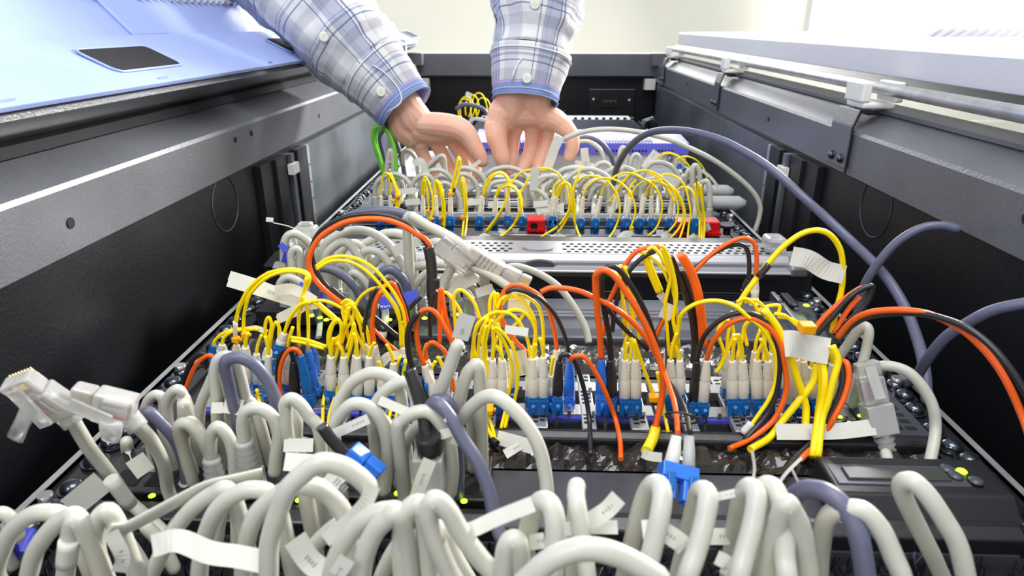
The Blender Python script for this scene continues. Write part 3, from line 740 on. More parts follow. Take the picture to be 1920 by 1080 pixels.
N([(940,560),(1010,520),(1060,540),(1080,620)],.86)
N([(1240,600),(1240,500),(1290,440),(1380,450),(1420,520)],.86)
for k,(x,y) in enumerate(((480,640),(950,640),(1100,660),(1440,655),(1540,690),(420,560))):
    ribbon(CABS[-1-k][0],[(x,y),(x+110+15*(k%3),y-12)],46,.775)
R(*B_)
N([(40,500),(108,442),(190,452),(242,520),(258,640)],.80)
N([(200,450),(240,392),(322,374),(402,400),(442,460)],.84)
N([(240,480),(318,412),(400,388),(482,402),(560,450),(590,520)],.81)
N([(380,540),(432,482),(502,478),(560,520),(570,620)],.80,e=RJ)
N([(460,400),(485,352),(540,342),(580,380)],.88)
N([(530,430),(600,385),(682,374),(762,412)],.85)
N([(722,400),(742,302),(775,280),(802,320),(790,400)],.90)
N([(645,360),(648,270),(672,226),(702,290),(690,380)],.92)
N([(830,420),(880,350),(952,338),(1022,362),(1080,425),(1112,540)],.83)
N([(1130,560),(1140,470),(1160,405),(1195,400),(1205,480)],.82,e=RJ)
N([(1195,600),(1192,410),(1215,362),(1242,400),(1248,500)],.81,r=.0034)
N([(1262,640),(1256,520),(1275,485),(1305,485),(1322,540),(1322,680)],(.79,.78),r=.0034,e=RJ)
N([(600,470),(680,440),(780,440),(860,500),(880,580)],.84)
N([(420,620),(450,540),(520,500),(600,560),(620,680)],.83)
N([(60,620),(80,520),(150,500),(190,600)],.85)
N([(1050,700),(1060,560),(1100,480),(1130,440)],.80)
for k in range(9):
    x=90+120*k; 
    N([(x,720),(x+8,600),(x+30,500),(x+80,460)],.83+.01*(k%3),s=RJ)
for k,(a,b,w) in enumerate(([(960,420,),(1110,490)],[(1020,470),(1090,520)],[(365,225),(400,400)],[(820,390),(930,250)],[(300,360),(430,370)],[(1265,395),(1385,520)])) if False else ():
    pass
t=CABS[-3][0]; ribbon(t,[(830,380),(925,255)],58,.86); ribbon(t,[(380,230),(400,400)],60,.87); ribbon(t,[(1260,395),(1330,450),(1388,525)],22,.80)
ribbon(CABS[-4][0],[(1010,450),(1100,500)],70,.80); ribbon(CABS[-2][0],[(310,350),(460,380)],60,.88); ribbon(CABS[-1][0],[(20,690),(230,680)],60,.775)
rw='long'
C('grey',[(200,185,30),(225,165),(322,125),(450,96),(600,90),(782,110),(1000,160),(1152,222),(1352,320),(1522,440),(1640,550),(1700,660),(1692,760),(1662,850)],(.83,.80),rw,desc='long cream grey network cable bowing right from hand to the rail')
C('slate',[(310,175),(380,150),(450,160),(522,202),(580,285),(612,400)],.93,rw,desc='slate blue network cable arching beside the hand')
C('grey',[(330,185),(400,180),(450,200),(505,250),(535,340)],.92,rw,desc='short pale network cable arching under the hand beside the slate one')
R(0,0,1)
C('slate',[(1150,345),(1153,327),(1160,307),(1175,282),(1197,260),(1225,247),(1260,244),(1300,248),(1350,262),(1400,287),(1450,320),(1515,378),(1552,411),(1600,456),(1630,485),(1665,524),(1697,577),(1718,630),(1732,683),(1738,750)],(.80,.36),rw,r=.0036,tags=[([(1158,315),(1170,312)],8)],desc='thick slate blue cable sweeping in a long arc down the right side')
# wall side slate loops
R(*E_)
C('slate',[(1040,520),(1052,470),(1082,370),(1150,262),(1250,152),(1370,82),(1480,66),(1560,82)],(.462,.445),rw,desc='slate blue cable loop leaving the dark side panel under right beam')
C('slate',[(1300,900),(1352,860),(1402,782),(1500,662),(1620,582),(1760,512),(1960,470)],(.38,.33),rw,desc='slate blue cable crossing to the right frame edge')
# ---------------------------------------------------------------- row E left : grey cables of the patch panel
rw='left patch panel'; R(*C_)
def N2(pts,Y,**k): return C('grey',pts,Y,rw,**k)
N2([(530,640),(528,400),(535,290),(570,240),(625,236),(702,282),(762,362),(792,460),(795,600)],(.47,.48),s=RJ,e=RJ,tags=[([(500,310),(550,370),(530,450)],46,'tape',.468),([(395,125),(450,130)],34,'tag',.465),([(448,150),(560,175),(650,215),(720,262)],8,'tag',.466)])
N2([(600,640),(588,480),(582,400),(605,350),(640,362),(652,440),(650,560)],(.465,.47),s=RJ)
N2([(700,520),(720,380),(790,300),(850,335),(892,420),(912,520),(925,640)],.48,e=RJ)
N2([(830,330),(930,242),(1040,208),(1150,213),(1252,260),(1342,340),(1402,432),(1450,530)],.475,r=.0033)
N2([(850,400),(930,312),(1000,300),(1062,362),(1122,462),(1200,570)],.465,r=.0033)
N2([(1090,350),(1180,282),(1280,232),(1382,230),(1470,280)],.50,r=.0033,tags=[([(1350,370),(1545,280)],80,'tag',.47)])
N2([(1180,500),(1260,402),(1342,372),(1420,370)],.48,r=.0033)
N2([(1130,370),(1230,370),(1290,420),(1332,500)],.47)
N2([(1425,570),(1482,492),(1582,468),(1702,458),(1792,478),(1880,550)],.47,r=.0033)
N2([(1630,310),(1752,310),(1852,362),(1920,440)],.49,r=.0033)
N2([(930,490),(990,478),(1012,560),(1015,660)],.48,e=RJ)
N2([(1040,530),(1110,562),(1162,640),(1170,700)],.46,e=RJ)
N2([(500,700),(500,610),(560,560),(640,592),(690,640)],.455,tags=[([(640,620),(720,650)],60,'tape',.45)])
N2([(770,700),(780,760),(800,880),(790,1010)],.45,r=.0024,flat=.5)
N2([(1280,720),(1290,860),(1270,1000)],.455)
N2([(1480,720),(1500,640),(1560,560),(1640,520)],.46,s=RJ,tags=[([(1760,650),(1930,540)],100,'tag',.44)])
N2([(1800,560),(1860,600),(1920,700)],.46,e=RJ)
N2([(1560,700),(1600,600),(1700,560),(1800,600),(1830,720)],.47,s=RJ,e=RJ)
N2([(1210,700),(1240,610),(1300,560),(1370,600),(1380,720)],.475,s=RJ)
N2([(690,640),(660,380),(690,300),(760,330)],.49)
N2([(960,380),(1050,300),(1150,370),(1200,470),(1230,600)],.49)
N2([(760,640),(800,540),(870,520),(940,600)],.485)
C('slate',[(750,520),(800,488),(902,508),(1002,572),(1082,662),(1130,790)],.445,rw,r=.0033,tags=[([(780,700),(850,710)],60,'tape',.45)])
C('slate',[(1200,600),(1255,530),(1300,503),(1352,510),(1422,572),(1462,680)],.45,rw,r=.0034)
C('slate',[(945,180),(985,130),(1052,92),(1200,60),(1352,68),(1452,100),(1530,160)],.46,rw,r=.0036,desc='thick slate cable arching over the black and orange loop')
t=N2([(1460,110),(1540,150),(1660,200),(1780,262),(1900,350),(2010,440)],(.455,.44),r=.0037)
# clear cap on left stack
t=CABS[0+len(CABS)-1][0]
p=P(*px(700,240),.49); cc=thing('rubber_cap','translucent white capped plug standing up at left end of patch panel','plug',tuple(p))
build(MB().box(p.x-.0085,p.x+.0085,p.y-.006,p.y+.006,p.z-.010,p.z+.007).box(p.x-.0055,p.x+.0055,p.y-.004,p.y+.004,p.z+.007,p.z+.010),'cap','clear',cc,.002)
build(MB().box(p.x-.011,p.x-.004,p.y-.005,p.y+.005,p.z-.022,p.z-.009),'body','clear',cc,.002)
# tape flags and text
def textobj(s_,par,u,v,Y,size,rot=0,m='clamp'):
    cu=bpy.data.curves.new('lettering','FONT'); cu.body=s_; cu.size=size; cu.extrude=.00006; cu.align_x='CENTER'; cu.align_y='CENTER'; cu.materials.append(M[m])
    o=bpy.data.objects.new('lettering',cu); COL.objects.link(o); o.parent=par; o.location=P(u,v,Y)-parent_loc(par)
    d=ray(u,v); o.rotation_euler=(math.pi/2-math.atan2(-d.z,d.y),rot,0)
    bpy.context.view_layer.update(); me=bpy.data.meshes.new_from_object(o.evaluated_get(bpy.context.evaluated_depsgraph_get()))
    n_=bpy.data.objects.new('lettering',me); COL.objects.link(n_); n_.parent=par; n_.location=o.location; n_.rotation_euler=o.rotation_euler; bpy.data.objects.remove(o); return n_
t=CABS[-3][0]
ribbon(t,[(1245,760),(1540,700)],100,.425,'tape','tape_flag',False)
textobj('NUP',t,400+1285/4,380+768/4,.4244,.0055,-.2); textobj('07',t,400+1478/4,380+735/4,.4244,.0055,-.2)
# dangling RJ45 with printed boot (centre)
R(*D_)
t=C('grey',[(-110,20),(0,88),(120,155),(240,225),(335,290)],(.44,.43),'centre',r=.0034,desc='pale network cable with a loose clear plug pointing right over the dark bezel')
p0=P(*px(335,290),.43); p1=P(*px(560,440),.43); p2=P(*px(690,500),.428)
a,x,y=axes(p1-p0); L=(p1-p0).length
bt=build(MB().obox(p0,x,y,a,-.0046,.0046,-.004,.004,-.002,L,1.35),'boot','grey',t,.0015)
g=MB()
for i in range(5):
    for j in range(2): g.obox(p0+a*(.006+.0032*i)+x*(-.0032+.0042*j),x,-y,a,0,.0032,.0035,.0052,-.0005,.0006)
build(g,'grip_ribs','mark',bt)['kind']='stuff'
rj_plug(t,p1,p2-p1,'greyboot',1.05,boot=False,roll=math.pi)
t=C('grey',[(700,640),(620,560),(520,490),(420,435),(330,400)],(.42,.43),'centre',r=.0030,desc='pale network cable with a second loose clear plug lying beside first',tags=[([(160,590),(370,470)],90,'tag',.43),([(370,600),(500,560)],70,'tag',.43)])
rj_plug(t,P(*px(330,400),.43),P(*px(180,290),.43)-P(*px(330,400),.43),'greyboot',1.35,boot=False)
C('grey',[(300,530),(352,560),(402,650),(425,720),(435,800)],.44,'centre')
C('grey',[(360,480),(442,540),(512,640),(540,760)],.45,'centre')
C('grey',[(190,400),(150,480),(110,580)],.43,'centre',desc='cream sleeved cable under the loose clear plug',r=.0034)
C('grey',[(560,440,10),(625,405),(702,402),(832,448),(952,520),(1042,612),(1132,745),(1192,865),(1216,970)],(.45,.42),'centre',r=.0033,flat=.6,desc='flat pale cable with cut end hanging over the slate bezel')
# ---------------------------------------------------------------- centre row fibres
rw='middle'
def Yc(pts,Y,col='yellow',**k): return C(col,pts,Y,rw,**k)
CR=lambda yb,yu,dx=0,bm='boot',cm='blue':('lc',yb,yu,bm,cm,dx)
# left block, region F
R(*F_)
Yc([(345,368),(352,340),(395,298),(455,272),(540,262),(640,268)],.362,s=CR(440,445,0,'blue','blue'),tags=[([(560,265),(620,258),(690,285)],34)])
Yc([(398,362),(412,320),(455,285),(530,268),(620,262)],.36,s=CR(425,500,0))
t=Yc([(492,365),(484,290),(490,190),(525,100),(575,30),(640,-40),(700,-100)],.36,s=CR(470,560,0)); clip(t,488,330,.358); sleeve(t,[(484,215),(484,310)],.0014,.359,'boot')
R(*C_)
t=Yc([(240,1070),(225,930),(238,800),(278,685),(388,572),(520,520),(645,520),(712,560),(690,650),(655,740),(640,850),(640,1070)],.357,s=('lc',1200,1290,'boot','blue',0)); clip(t,240,990,.355)
Yc([(170,900),(190,790),(262,650),(372,550),(482,508),(602,498),(702,525),(722,580),(690,660)],.359)
Yc([(770,480),(852,422),(962,400),(1082,422),(1202,492),(1302,602),(1382,722),(1430,850),(1442,1070)],.352,s=None,e=CR(1180,1280,0))
Yc([(775,500),(880,440),(1000,438),(1102,480),(1202,562),(1302,682),(1382,802),(1402,922),(1408,1075)],.350)
Yc([(520,1000),(542,950),(582,860),(642,782),(742,738),(852,740),(962,790),(1012,840)],.356)
t=Yc([(650,1080),(638,920),(650,790),(672,690),(700,560)],.355); 
Yc([(712,1060),(712,900),(700,780),(670,700)],.353,s=CR(1150,1290,30,'brightblue','brightblue'))
Yc([(408,1090),(392,1000),(390,910),(415,860),(436,920),(420,1010),(400,1110),(370,1180)],.354,s=CR(1190,1300,0))
Yc([(495,1080),(492,1000),(490,930),(470,895),(445,950),(425,1040),(390,1200)],.352,s=CR(1180,1280,0))
Yc([(862,1090),(862,990),(885,920),(930,870),(966,925),(958,1010),(915,1090),(850,1230)],.351)
Yc([(1010,740),(970,800),(990,900),(1010,1000),(1030,1080)],.356)
Yc([(960,760),(1000,730),(1050,760),(1060,830),(1100,920),(1130,1060)],.354,e=CR(1190,1290,10))
Yc([(990,780),(1030,760),(1055,800),(1040,880),(990,960),(960,1060)],.352)
Yc([(1050,800),(1110,702),(1182,650),(1252,636),(1300,620)],.353)
Yc([(1060,780),(1102,862),(1150,950),(1172,1070)],.350,e=CR(1190,1280,20))
Yc([(1000,1100),(1042,960),(1050,900),(1030,850)],.351)
Yc([(580,1010),(700,1030),(850,1080)],.349); Yc([(585,1035),(690,1055),(830,1095)],.348)
Yc([(760,740),(830,800),(900,860),(930,900)],.357,r=.0018)
R(*F_)
t=Yc([(760,430),(766,330),(770,268),(746,222),(722,275),(700,400),(665,510)],.352,s=CR(620,700,-10))
Yc([(1095,430),(1090,330),(1108,250),(1140,205),(1166,262),(1140,410),(1092,560),(1052,720),(1045,885)],.348,s=CR(650,760,0))
Yc([(1256,430),(1262,330),(1245,225),(1238,330),(1190,500),(1132,680),(1092,800),(1080,888)],.346,s=CR(670,780,0))
Yc([(1330,432),(1240,240),(1200,120)],.352,s=CR(650,760,25)); 
Yc([(1180,420),(1160,330),(1180,250),(1200,150)],.354,s=CR(650,770,0))
Yc([(1572,380),(1556,260),(1502,110),(1422,12)],.350,s=CR(450,470,0))
Yc([(1542,440),(1512,560),(1500,700),(1470,850)],.345); Yc([(1578,460),(1556,600),(1532,760),(1500,920)],.344)
Yc([(622,650),(640,740),(660,870),(668,990)],.340); Yc([(800,290),(830,200),(900,110),(960,90)],.350,s=CR(370,440,-25))
t=Yc([(1120,330),(1160,300),(1200,200),(1220,120)],.350); clip(t,1130,345,.349)
# left oranges / blacks
Yc([(148,695),(190,580),(242,482),(318,432),(350,470)],.345,'orange',r=.00135)
Yc([(140,645),(170,540),(222,450),(285,425),(305,520)],.347,'blackcab',r=.0014)
Yc([(905,430),(880,396),(832,398),(790,460),(770,560),(776,700),(796,850),(812,960)],.340,'orange',r=.0013,s=CR(690,760,50,'blue','blue'))
Yc([(858,470),(835,400),(800,405),(762,460),(752,560),(760,660)],.342,'blackcab',r=.0013,s=CR(690,760,10,'blackcab','blue'))
Yc([(955,400,3),(950,360),(945,330)],.345,s=CR(640,680,35,'brightblue','brightblue'))
Yc([(425,640),(460,722),(502,842),(532,950)],.340,'orange',r=.0013)
Yc([(1380,365),(1364,260),(1378,130),(1420,20)],.348,'orange',r=.0013,s=CR(630,700,20))
Yc([(1310,280),(1320,200),(1350,80),(1400,0)],.349,'blackcab',r=.0012)
Yc([(1700,495),(1665,400),(1648,270),(1668,165),(1722,135),(1780,170),(1850,290),(1885,370)],.335,'orange',r=.0014,s=CR(720,800,70))
Yc([(1640,560),(1602,440),(1592,320),(1608,240),(1660,160)],.332,'blackcab',r=.0018,s=CR(760,960,60,'blackcab','blackcab'))
Yc([(1712,462),(1708,395),(1742,350),(1792,370),(1842,430),(1872,560),(1892,660)],.338,'orange',r=.0013,s=CR(560,700,10))
Yc([(1800,350),(1795,180),(1800,60),(1808,10),(1840,200),(1890,350)],.345,'orange',r=.0013)
Yc([(1738,320),(1735,170),(1760,50),(1785,20)],.347,'blackcab',r=.0013)
Yc([(1370,262),(1460,350),(1532,412)],.352,'orange'); Yc([(1090,-10),(1200,80),(1330,150),(1422,222),(1532,312)],.36,'blackcab',r=.0014)
# big black / orange arc
R(*C_)
Yc([(1560,700,4),(1300,950),(1200,870),(1130,825),(1050,762),(930,690),(832,600),(762,480),(738,370),(768,262),(852,172),(982,112),(1150,84),(1322,105),(1452,160),(1552,252),(1612,335),(1636,420)],.380,'blackcab',r=.0015,desc='black fibre cable in the big round arc left of centre')
Yc([(975,765),(842,662),(752,562),(716,462),(732,370),(792,270),(882,200),(1002,142),(1152,120),(1302,130),(1422,172),(1522,232),(1592,275),(1640,345)],.377,'orange',r=.0017,desc='orange fibre cable in the big round arc left of centre')
t=Yc([(1610,330),(1632,430),(1642,560),(1650,700),(1655,900)],(.376,.37),'blackcab',r=.0033,desc='thick black sheath dropping from the big round arc'); sleeve(t,[(1648,555),(1652,700)],.0042,.374,'blackcab','shrink_tube')
Yc([(1190,1070),(1188,930),(1202,800),(1242,682),(1302,610),(1352,610),(1392,700),(1432,800),(1458,930)],.362,'orange',r=.0014)
Yc([(1138,1070),(1140,910),(1170,762),(1222,650),(1300,578),(1368,600),(1412,700),(1452,800),(1475,910)],.365,'blackcab',r=.0013)
R(*F_)
ribbon(CABS[-5][0],[(760,190),(900,125),(1010,110)],50,.356); ribbon(CABS[-3][0],[(1410,500),(1470,440),(1560,430)],60,.35)
R(*C_)
lt=CABS[-1][0]
ribbon(CABS[-6][0],[(115,575),(330,640),(520,700),(650,740)],110,.372)
ribbon(CABS[-6][0],[(120,545),(300,600),(460,660)],70,.374)
ribbon(CABS[-6][0],[(460,660),(600,650),(760,740)],80,.370)
ribbon(CABS[-2][0],[(480,880),(620,820),(700,760)],60,.365)
# centre yellow bundle, region G
R(*G_)
Yc([(120,450),(118,560,2),(125,400),(140,360)],.35)
Yc([(365,175),(330,110),(280,45),(245,30),(235,90),(245,180),(290,290),(330,350)],.350)
Yc([(325,280),(318,180),(312,60),(345,12),(400,40),(450,110),(480,200)],.348)
for k,(pts_,Y_) in enumerate((
 ([(448,450),(440,360),(455,250),(495,200),(530,190)],.348),
 ([(470,640),(432,520),(432,400),(450,280),(490,205),(540,190)],.342),
 ([(510,640),(472,500),(470,380),(490,270),(530,200)],.340),
 ([(615,700),(555,590),(515,470),(515,350),(540,250),(560,205)],.338),
 ([(560,700),(540,600),(505,480),(500,350),(520,240)],.337),
 ([(648,740),(680,600),(684,500),(655,390),(610,310),(560,255)],.336),
 ([(700,740),(720,620),(722,500),(690,380),(630,290),(575,250)],.334),
 ([(805,450),(790,350),(750,250),(690,175),(620,155),(560,170),(510,215)],.345),
 ([(835,440),(838,280),(800,190),(740,145),(670,145),(610,190),(580,220)],.347),
 ([(815,440),(838,260),(810,160),(750,80),(680,50),(620,70),(590,130)],.350),
 ([(888,400),(885,250),(860,130),(800,70),(730,42),(660,60),(615,110)],.352),
 ([(545,240),(542,100),(560,42),(575,45),(572,200)],.356),
 ([(600,250),(612,120),(600,55),(585,40),(580,120)],.354),
 ([(616,450),(612,330),(600,250),(560,220)],.346),
 ([(560,450),(565,330),(560,240)],.349),
 ([(520,450),(515,350),(525,260)],.351),
 ([(690,250),(740,200),(770,140),(740,110)],.356),
 ([(440,300),(480,220),(540,170),(600,150)],.344))):
    Yc(pts_,Y_,s=CR(700,790,0) if k in (7,8,13,14,15) else None)
Yc([(470,640),(480,780),(530,900),(570,985)],.322,desc='yellow fibre strand ending in black sleeve below the centre bundle'); 
t=Yc([(505,640),(520,780),(560,900),(582,990)],.321); sleeve(t,[(560,975),(590,1000)],.0018,.32,'blackcab','shrink_tube'); clip(t,520,780,.320,w=.008)
Yc([(640,900),(660,820),(690,740)],.32); Yc([(615,905),(640,800),(650,740)],.321)
ribbon(t,[(590,960),(740,1000),(850,1030)],90,.318); ribbon(t,[(640,1070),(740,1010)],60,.316)
ribbon(CABS[-5][0],[(400,170),(350,330)],110,.330); ribbon(CABS[-6][0],[(640,265),(790,285)],55,.335); ribbon(CABS[-7][0],[(660,105),(800,115)],90,.354); ribbon(CABS[-8][0],[(740,400),(770,560)],70,.342)
# orange/black singles centre
Yc([(975,395),(962,300),(935,180),(900,100),(850,40),(780,0),(700,-20),(640,15),(615,80),(620,200),(700,330),(790,420)],.352,'orange',r=.0013,s=CR(620,680,-10))
Yc([(1055,450),(1040,360),(1010,270),(960,170),(880,80),(790,30),(700,10),(650,30)],.349,'blackcab',r=.0013,s=CR(700,800,0,'brightblue','brightblue'))
Yc([(990,470),(1010,430),(1060,440),(1110,520),(1160,700),(1185,880),(1190,1075)],.330,'blackcab',r=.0014,s=CR(700,800,-10,'blackcab','blue'))
Yc([(1060,470,4),(1085,440),(1150,445),(1220,540),(1290,680),(1350,840),(1380,980),(1385,1100)],.326,'orange',r=.0014)
Yc([(870,25),(930,0),(1010,0),(1120,20),(1220,65),(1330,120),(1440,200),(1540,310),(1620,440),(1660,520)],.335,'orange',r=.0015)
Yc([(1290,120),(1370,220),(1460,310),(1560,400)],.338,'blackcab',r=.0014)
Yc([(1260,455),(1250,300),(1232,120),(1222,-40),(1230,-90),(1280,-115),(1350,-70),(1440,60),(1540,230),(1620,420),(1655,560),(1650,700),(1600,930)],(.335,.318),'orange',r=.0018,s=CR(690,800,0,'brightblue','brightblue'),desc='thick orange fibre cable with a tall loop right of centre')
t=CABS[-1][0]; sleeve(t,[(1608,905),(1590,970),(1550,1050)],.0030,(.318,.292),'yellow'); ribbon(t,[(1525,1060),(1570,1080),(1650,1090)],60,.286)
Yc([(1325,460),(1315,330),(1280,150),(1262,20),(1265,-80),(1300,-135),(1370,-120),(1460,0),(1550,170),(1620,380)],.338,'blackcab',r=.0016,s=CR(700,800,0,'blackcab','blue'))
Yc([(1275,300),(1300,120),(1360,-20),(1400,-130),(1480,-230),(1560,-260),(1640,-265)],.352,'orange',r=.0014)
Yc([(1330,280),(1350,120),(1390,0),(1440,-110),(1530,-200),(1620,-245)],.350,'blackcab',r=.0014)
Yc([(1437,470),(1450,380),(1430,260),(1400,80),(1380,-50),(1385,-150)],.350,s=CR(705,790,-10)); Yc([(1480,380),(1500,300),(1455,160),(1440,0),(1410,-140)],.347,s=CR(705,790,0))
t=Yc([(1470,330),(1520,480),(1570,620),(1600,690)],.330); clip(t,1600,705,.328,w=.006); 
t=Yc([(1620,540),(1640,650),(1660,780),(1690,930)],.326); clip(t,1685,950,.320,w=.006)
# duplex plug dangling in front
p0=[(1700,560),(1735,700),(1750,830),(1752,960)]
DX=Yc([(1655,520),(1700,640),(1735,760),(1752,930)],(.325,.27),'orange',r=.0014,desc='orange fibre cable ending in the loose blue duplex plug in front')
Yc([(1690,600),(1760,700),(1810,820),(1830,930)],(.325,.27),'blackcab',r=.0014)
R(*K_)
build(MB().tube([P(*px(905,195),.27),P(*px(890,300),.265),P(*px(865,400),.258)],[.0024,.0034,.0036],12),'boot','tag',DX)
build(MB().tube([P(*px(985,195),.27),P(*px(985,300),.265),P(*px(982,400),.258)],[.0024,.0030,.0032],12),'boot','greyboot',DX)
a0=P(*px(920,385),.258); a1=P(*px(905,610),.245); a,x,y=axes(a1-a0); L=(a1-a0).length
bd=MB(); 
for s_ in (-1,1): bd.obox(a0+x*s_*.0052,x,y,a,-.0035,.0035,-.0035,.0035,L*.35,L*.98); bd.obox(a0+x*s_*.0052,x,y,a,-.0022,.0022,-.0022,.0022,L*.98,L*1.05)
bd.obox(a0,x,y,a,-.0088,.0088,-.0042,.0042,0,L*.42)
cn=build(bd,'duplex_connector','brightblue',DX,.0008); cn['kind']='stuff' if False else 'part'
del cn['kind']
for s_ in (-1,1):
    build(MB().obox(a0+x*s_*.0052,x,-y,a,-.0016,.0016,.0035,.006,L*.3,L*.8),'latch','blue',cn,.0004)
    build(MB().cyl(a0+x*s_*.0052+a*L*1.03,.0011,.003,a,10),'ferrule','clamp',cn)
build(MB().tube([a0+x*.009*math.cos(k*.5)*.9+y*.006*math.sin(k*.5)-a*.024 for k in range(14)],.0006,6,False),'wire_tie','blackcab',DX)
# right block, regions D/E/H
R(*E_)
Yc([(42,750),(30,600),(20,480),(50,330),(20,230),(0,190)],.345,s=None); Yc([(95,700),(62,560),(80,440),(60,300),(25,200),(0,170)],.343)
R(*D_)
Yc([(1620,290),(1682,330),(1762,402),(1832,560),(1862,700),(1882,830)],.350); Yc([(1655,275),(1700,258),(1762,330),(1822,452),(1852,602),(1872,760)],.348)
t=Yc([(1625,300),(1660,380),(1700,480),(1745,585)],.352,r=.0024); ribbon(t,[(1745,600),(1800,660)],60,.351); ribbon(t,[(1830,680),(1780,790)],90,.345)
t=Yc([(1430,440),(1462,560),(1472,700),(1482,920)],.349); Yc([(1500,460),(1532,562),(1562,702),(1540,870)],.347)
Yc([(1850,660),(1800,760),(1740,880),(1700,1000)],.353,'orange',r=.0013); Yc([(1810,660),(1780,780),(1720,900)],.355,'blackcab',r=.0013)
R(*E_)
t=Yc([(100,215),(152,302),(192,420),(212,560),(222,700)],.347,'orange',r=.0026,desc='thick orange fibre cable just right of the tall yellow pair')
Yc([(50,225),(92,332),(132,452),(162,562),(175,700),(165,790)],.350,'blackcab',r=.0017,s=CR(1000,1060,0,'blackcab','blue')); Yc([(110,300),(150,420),(185,560),(192,720)],.352,'blackcab',r=.0015)
Yc([(165,330),(178,305),(262,220),(350,160),(432,130),(488,155),(505,232),(498,345)],.42,'orange',r=.0015,e=CR(455,480,-10,'boot','boot'))
Yc([(160,320),(182,288),(262,222),(342,178),(420,166),(458,202),(466,290),(462,350)],.422,'blackcab',r=.0015,e=CR(410,430,-10,'blackcab','blackcab'))
t=Yc([(400,500),(440,430),(500,350),(562,270),(642,180),(742,108),(832,90),(902,122),(950,200),(962,300),(955,400),(930,500),(902,630)],.360,r=.0016,tags=[([(690,225),(780,245),(870,300),(970,325)],100,'tag',.358)],desc='yellow fibre cable in the tall arch beside the right mounting rail'); sleeve(t,[(512,338),(572,268)],.0020,.3595,'blackcab','shrink_tube')
t=Yc([(70,760),(92,600),(112,530),(182,480),(282,463),(382,488),(462,550),(542,620),(602,740),(606,880),(572,980),(512,1070),(470,1130)],(.340,.318),r=.0012,desc='yellow fibre cable in the wide ring over the cream boots'); sleeve(t,[(478,1110),(430,1165)],.0022,.3175,'tag')
Yc([(188,780),(222,660),(302,572),(402,528),(502,540),(582,620),(622,740),(622,880),(592,1000),(540,1090),(440,1200)],(.338,.316),'blackcab',r=.0015,s=CR(1000,1060,-15,'blackcab','blue'),desc='black fibre cable in the wide ring over the cream boots')
Yc([(240,775),(272,680),(352,590),(452,555),(552,590),(622,680),(652,800),(662,920),(635,1020),(580,1110),(460,1200),(360,1245)],(.336,.312),'orange',r=.0015,s=CR(1000,1060,-20),desc='orange fibre cable in the wide ring over the cream boots')
Yc([(545,510),(622,620),(682,762),(722,882),(762,1010),(765,1080),(758,1190)],(.33,.315),r=.0021,desc='thick yellow fibre cable crossing the wide ring')
for pts_,Y_ in (([(400,470),(440,450),(490,480),(520,540)],.345),([(440,470),(500,460),(560,520),(590,600)],.346),([(500,520),(570,490),(625,490),(620,530)],.347),([(470,560),(440,600),(430,660),(400,770)],.343),([(520,560),(470,570),(440,620),(455,700)],.344),([(560,540),(540,600),(548,700),(540,780)],.343),([(380,520),(300,620),(330,740),(300,830)],.348),([(600,530),(660,545),(730,600),(790,610)],.345),([(620,545),(690,560),(740,590)],.346),([(350,560),(380,620),(380,770)],.342)):
    Yc(pts_,Y_,s=None)
t=Yc([(825,800),(800,900),(722,1000),(640,1100),(570,1190),(470,1250)],(.325,.312),r=.0020)
Yc([(855,790),(862,900),(832,1075),(800,1290)],(.322,.308),r=.0019); Yc([(905,700),(935,780),(912,880),(882,1000),(850,1100),(830,1290)],(.322,.307),r=.0019)
t=Yc([(840,780),(850,900),(825,1100),(815,1290)],(.324,.309),r=.0018)
fl=ribbon(t,[(650,690),(700,690),(800,715),(890,730)],210/1.5,.322,'tag'); clip(t,770,605,.318,w=.0075,h=.005); ribbon(t,[(800,1120),(830,1230)],36,.311)
Yc([(960,780),(985,800),(992,880),(965,980),(915,1080),(840,1200),(740,1300)],(.33,.307),'orange',r=.0016); Yc([(930,770),(955,810),(960,880),(935,980),(885,1085),(810,1200),(700,1310),(640,1420)],(.332,.305),'blackcab',r=.0018)
Yc([(805,620),(872,540),(962,460),(1045,402),(1070,398)],.358,'orange',r=.0016); Yc([(820,640),(902,552),(1000,442),(1082,392),(1120,395),(1085,480),(1002,562),(932,632)],.356,'blackcab',r=.0017); Yc([(915,632),(982,522),(1052,440)],.357,'orange',r=.0015)
Yc([(935,655),(1012,570),(1102,525),(1242,512),(1382,525),(1502,568),(1622,640),(1742,762),(1832,900),(1912,1080),(1960,1220)],(.345,.26),'orange',r=.0017,desc='long orange fibre cable curving out to the right frame edge')
Yc([(930,672),(1012,592),(1102,546),(1242,528),(1382,533),(1502,560),(1622,610),(1742,700),(1852,830),(1970,1020)],(.347,.265),'blackcab',r=.0017,desc='long black fibre cable curving out to the right frame edge')
t=Yc([(385,640),(360,700),(320,800),(290,840)],.339)
t=Yc([(690,660),(730,700),(745,780)],.338,s=CR(1010,1060,-15)); 
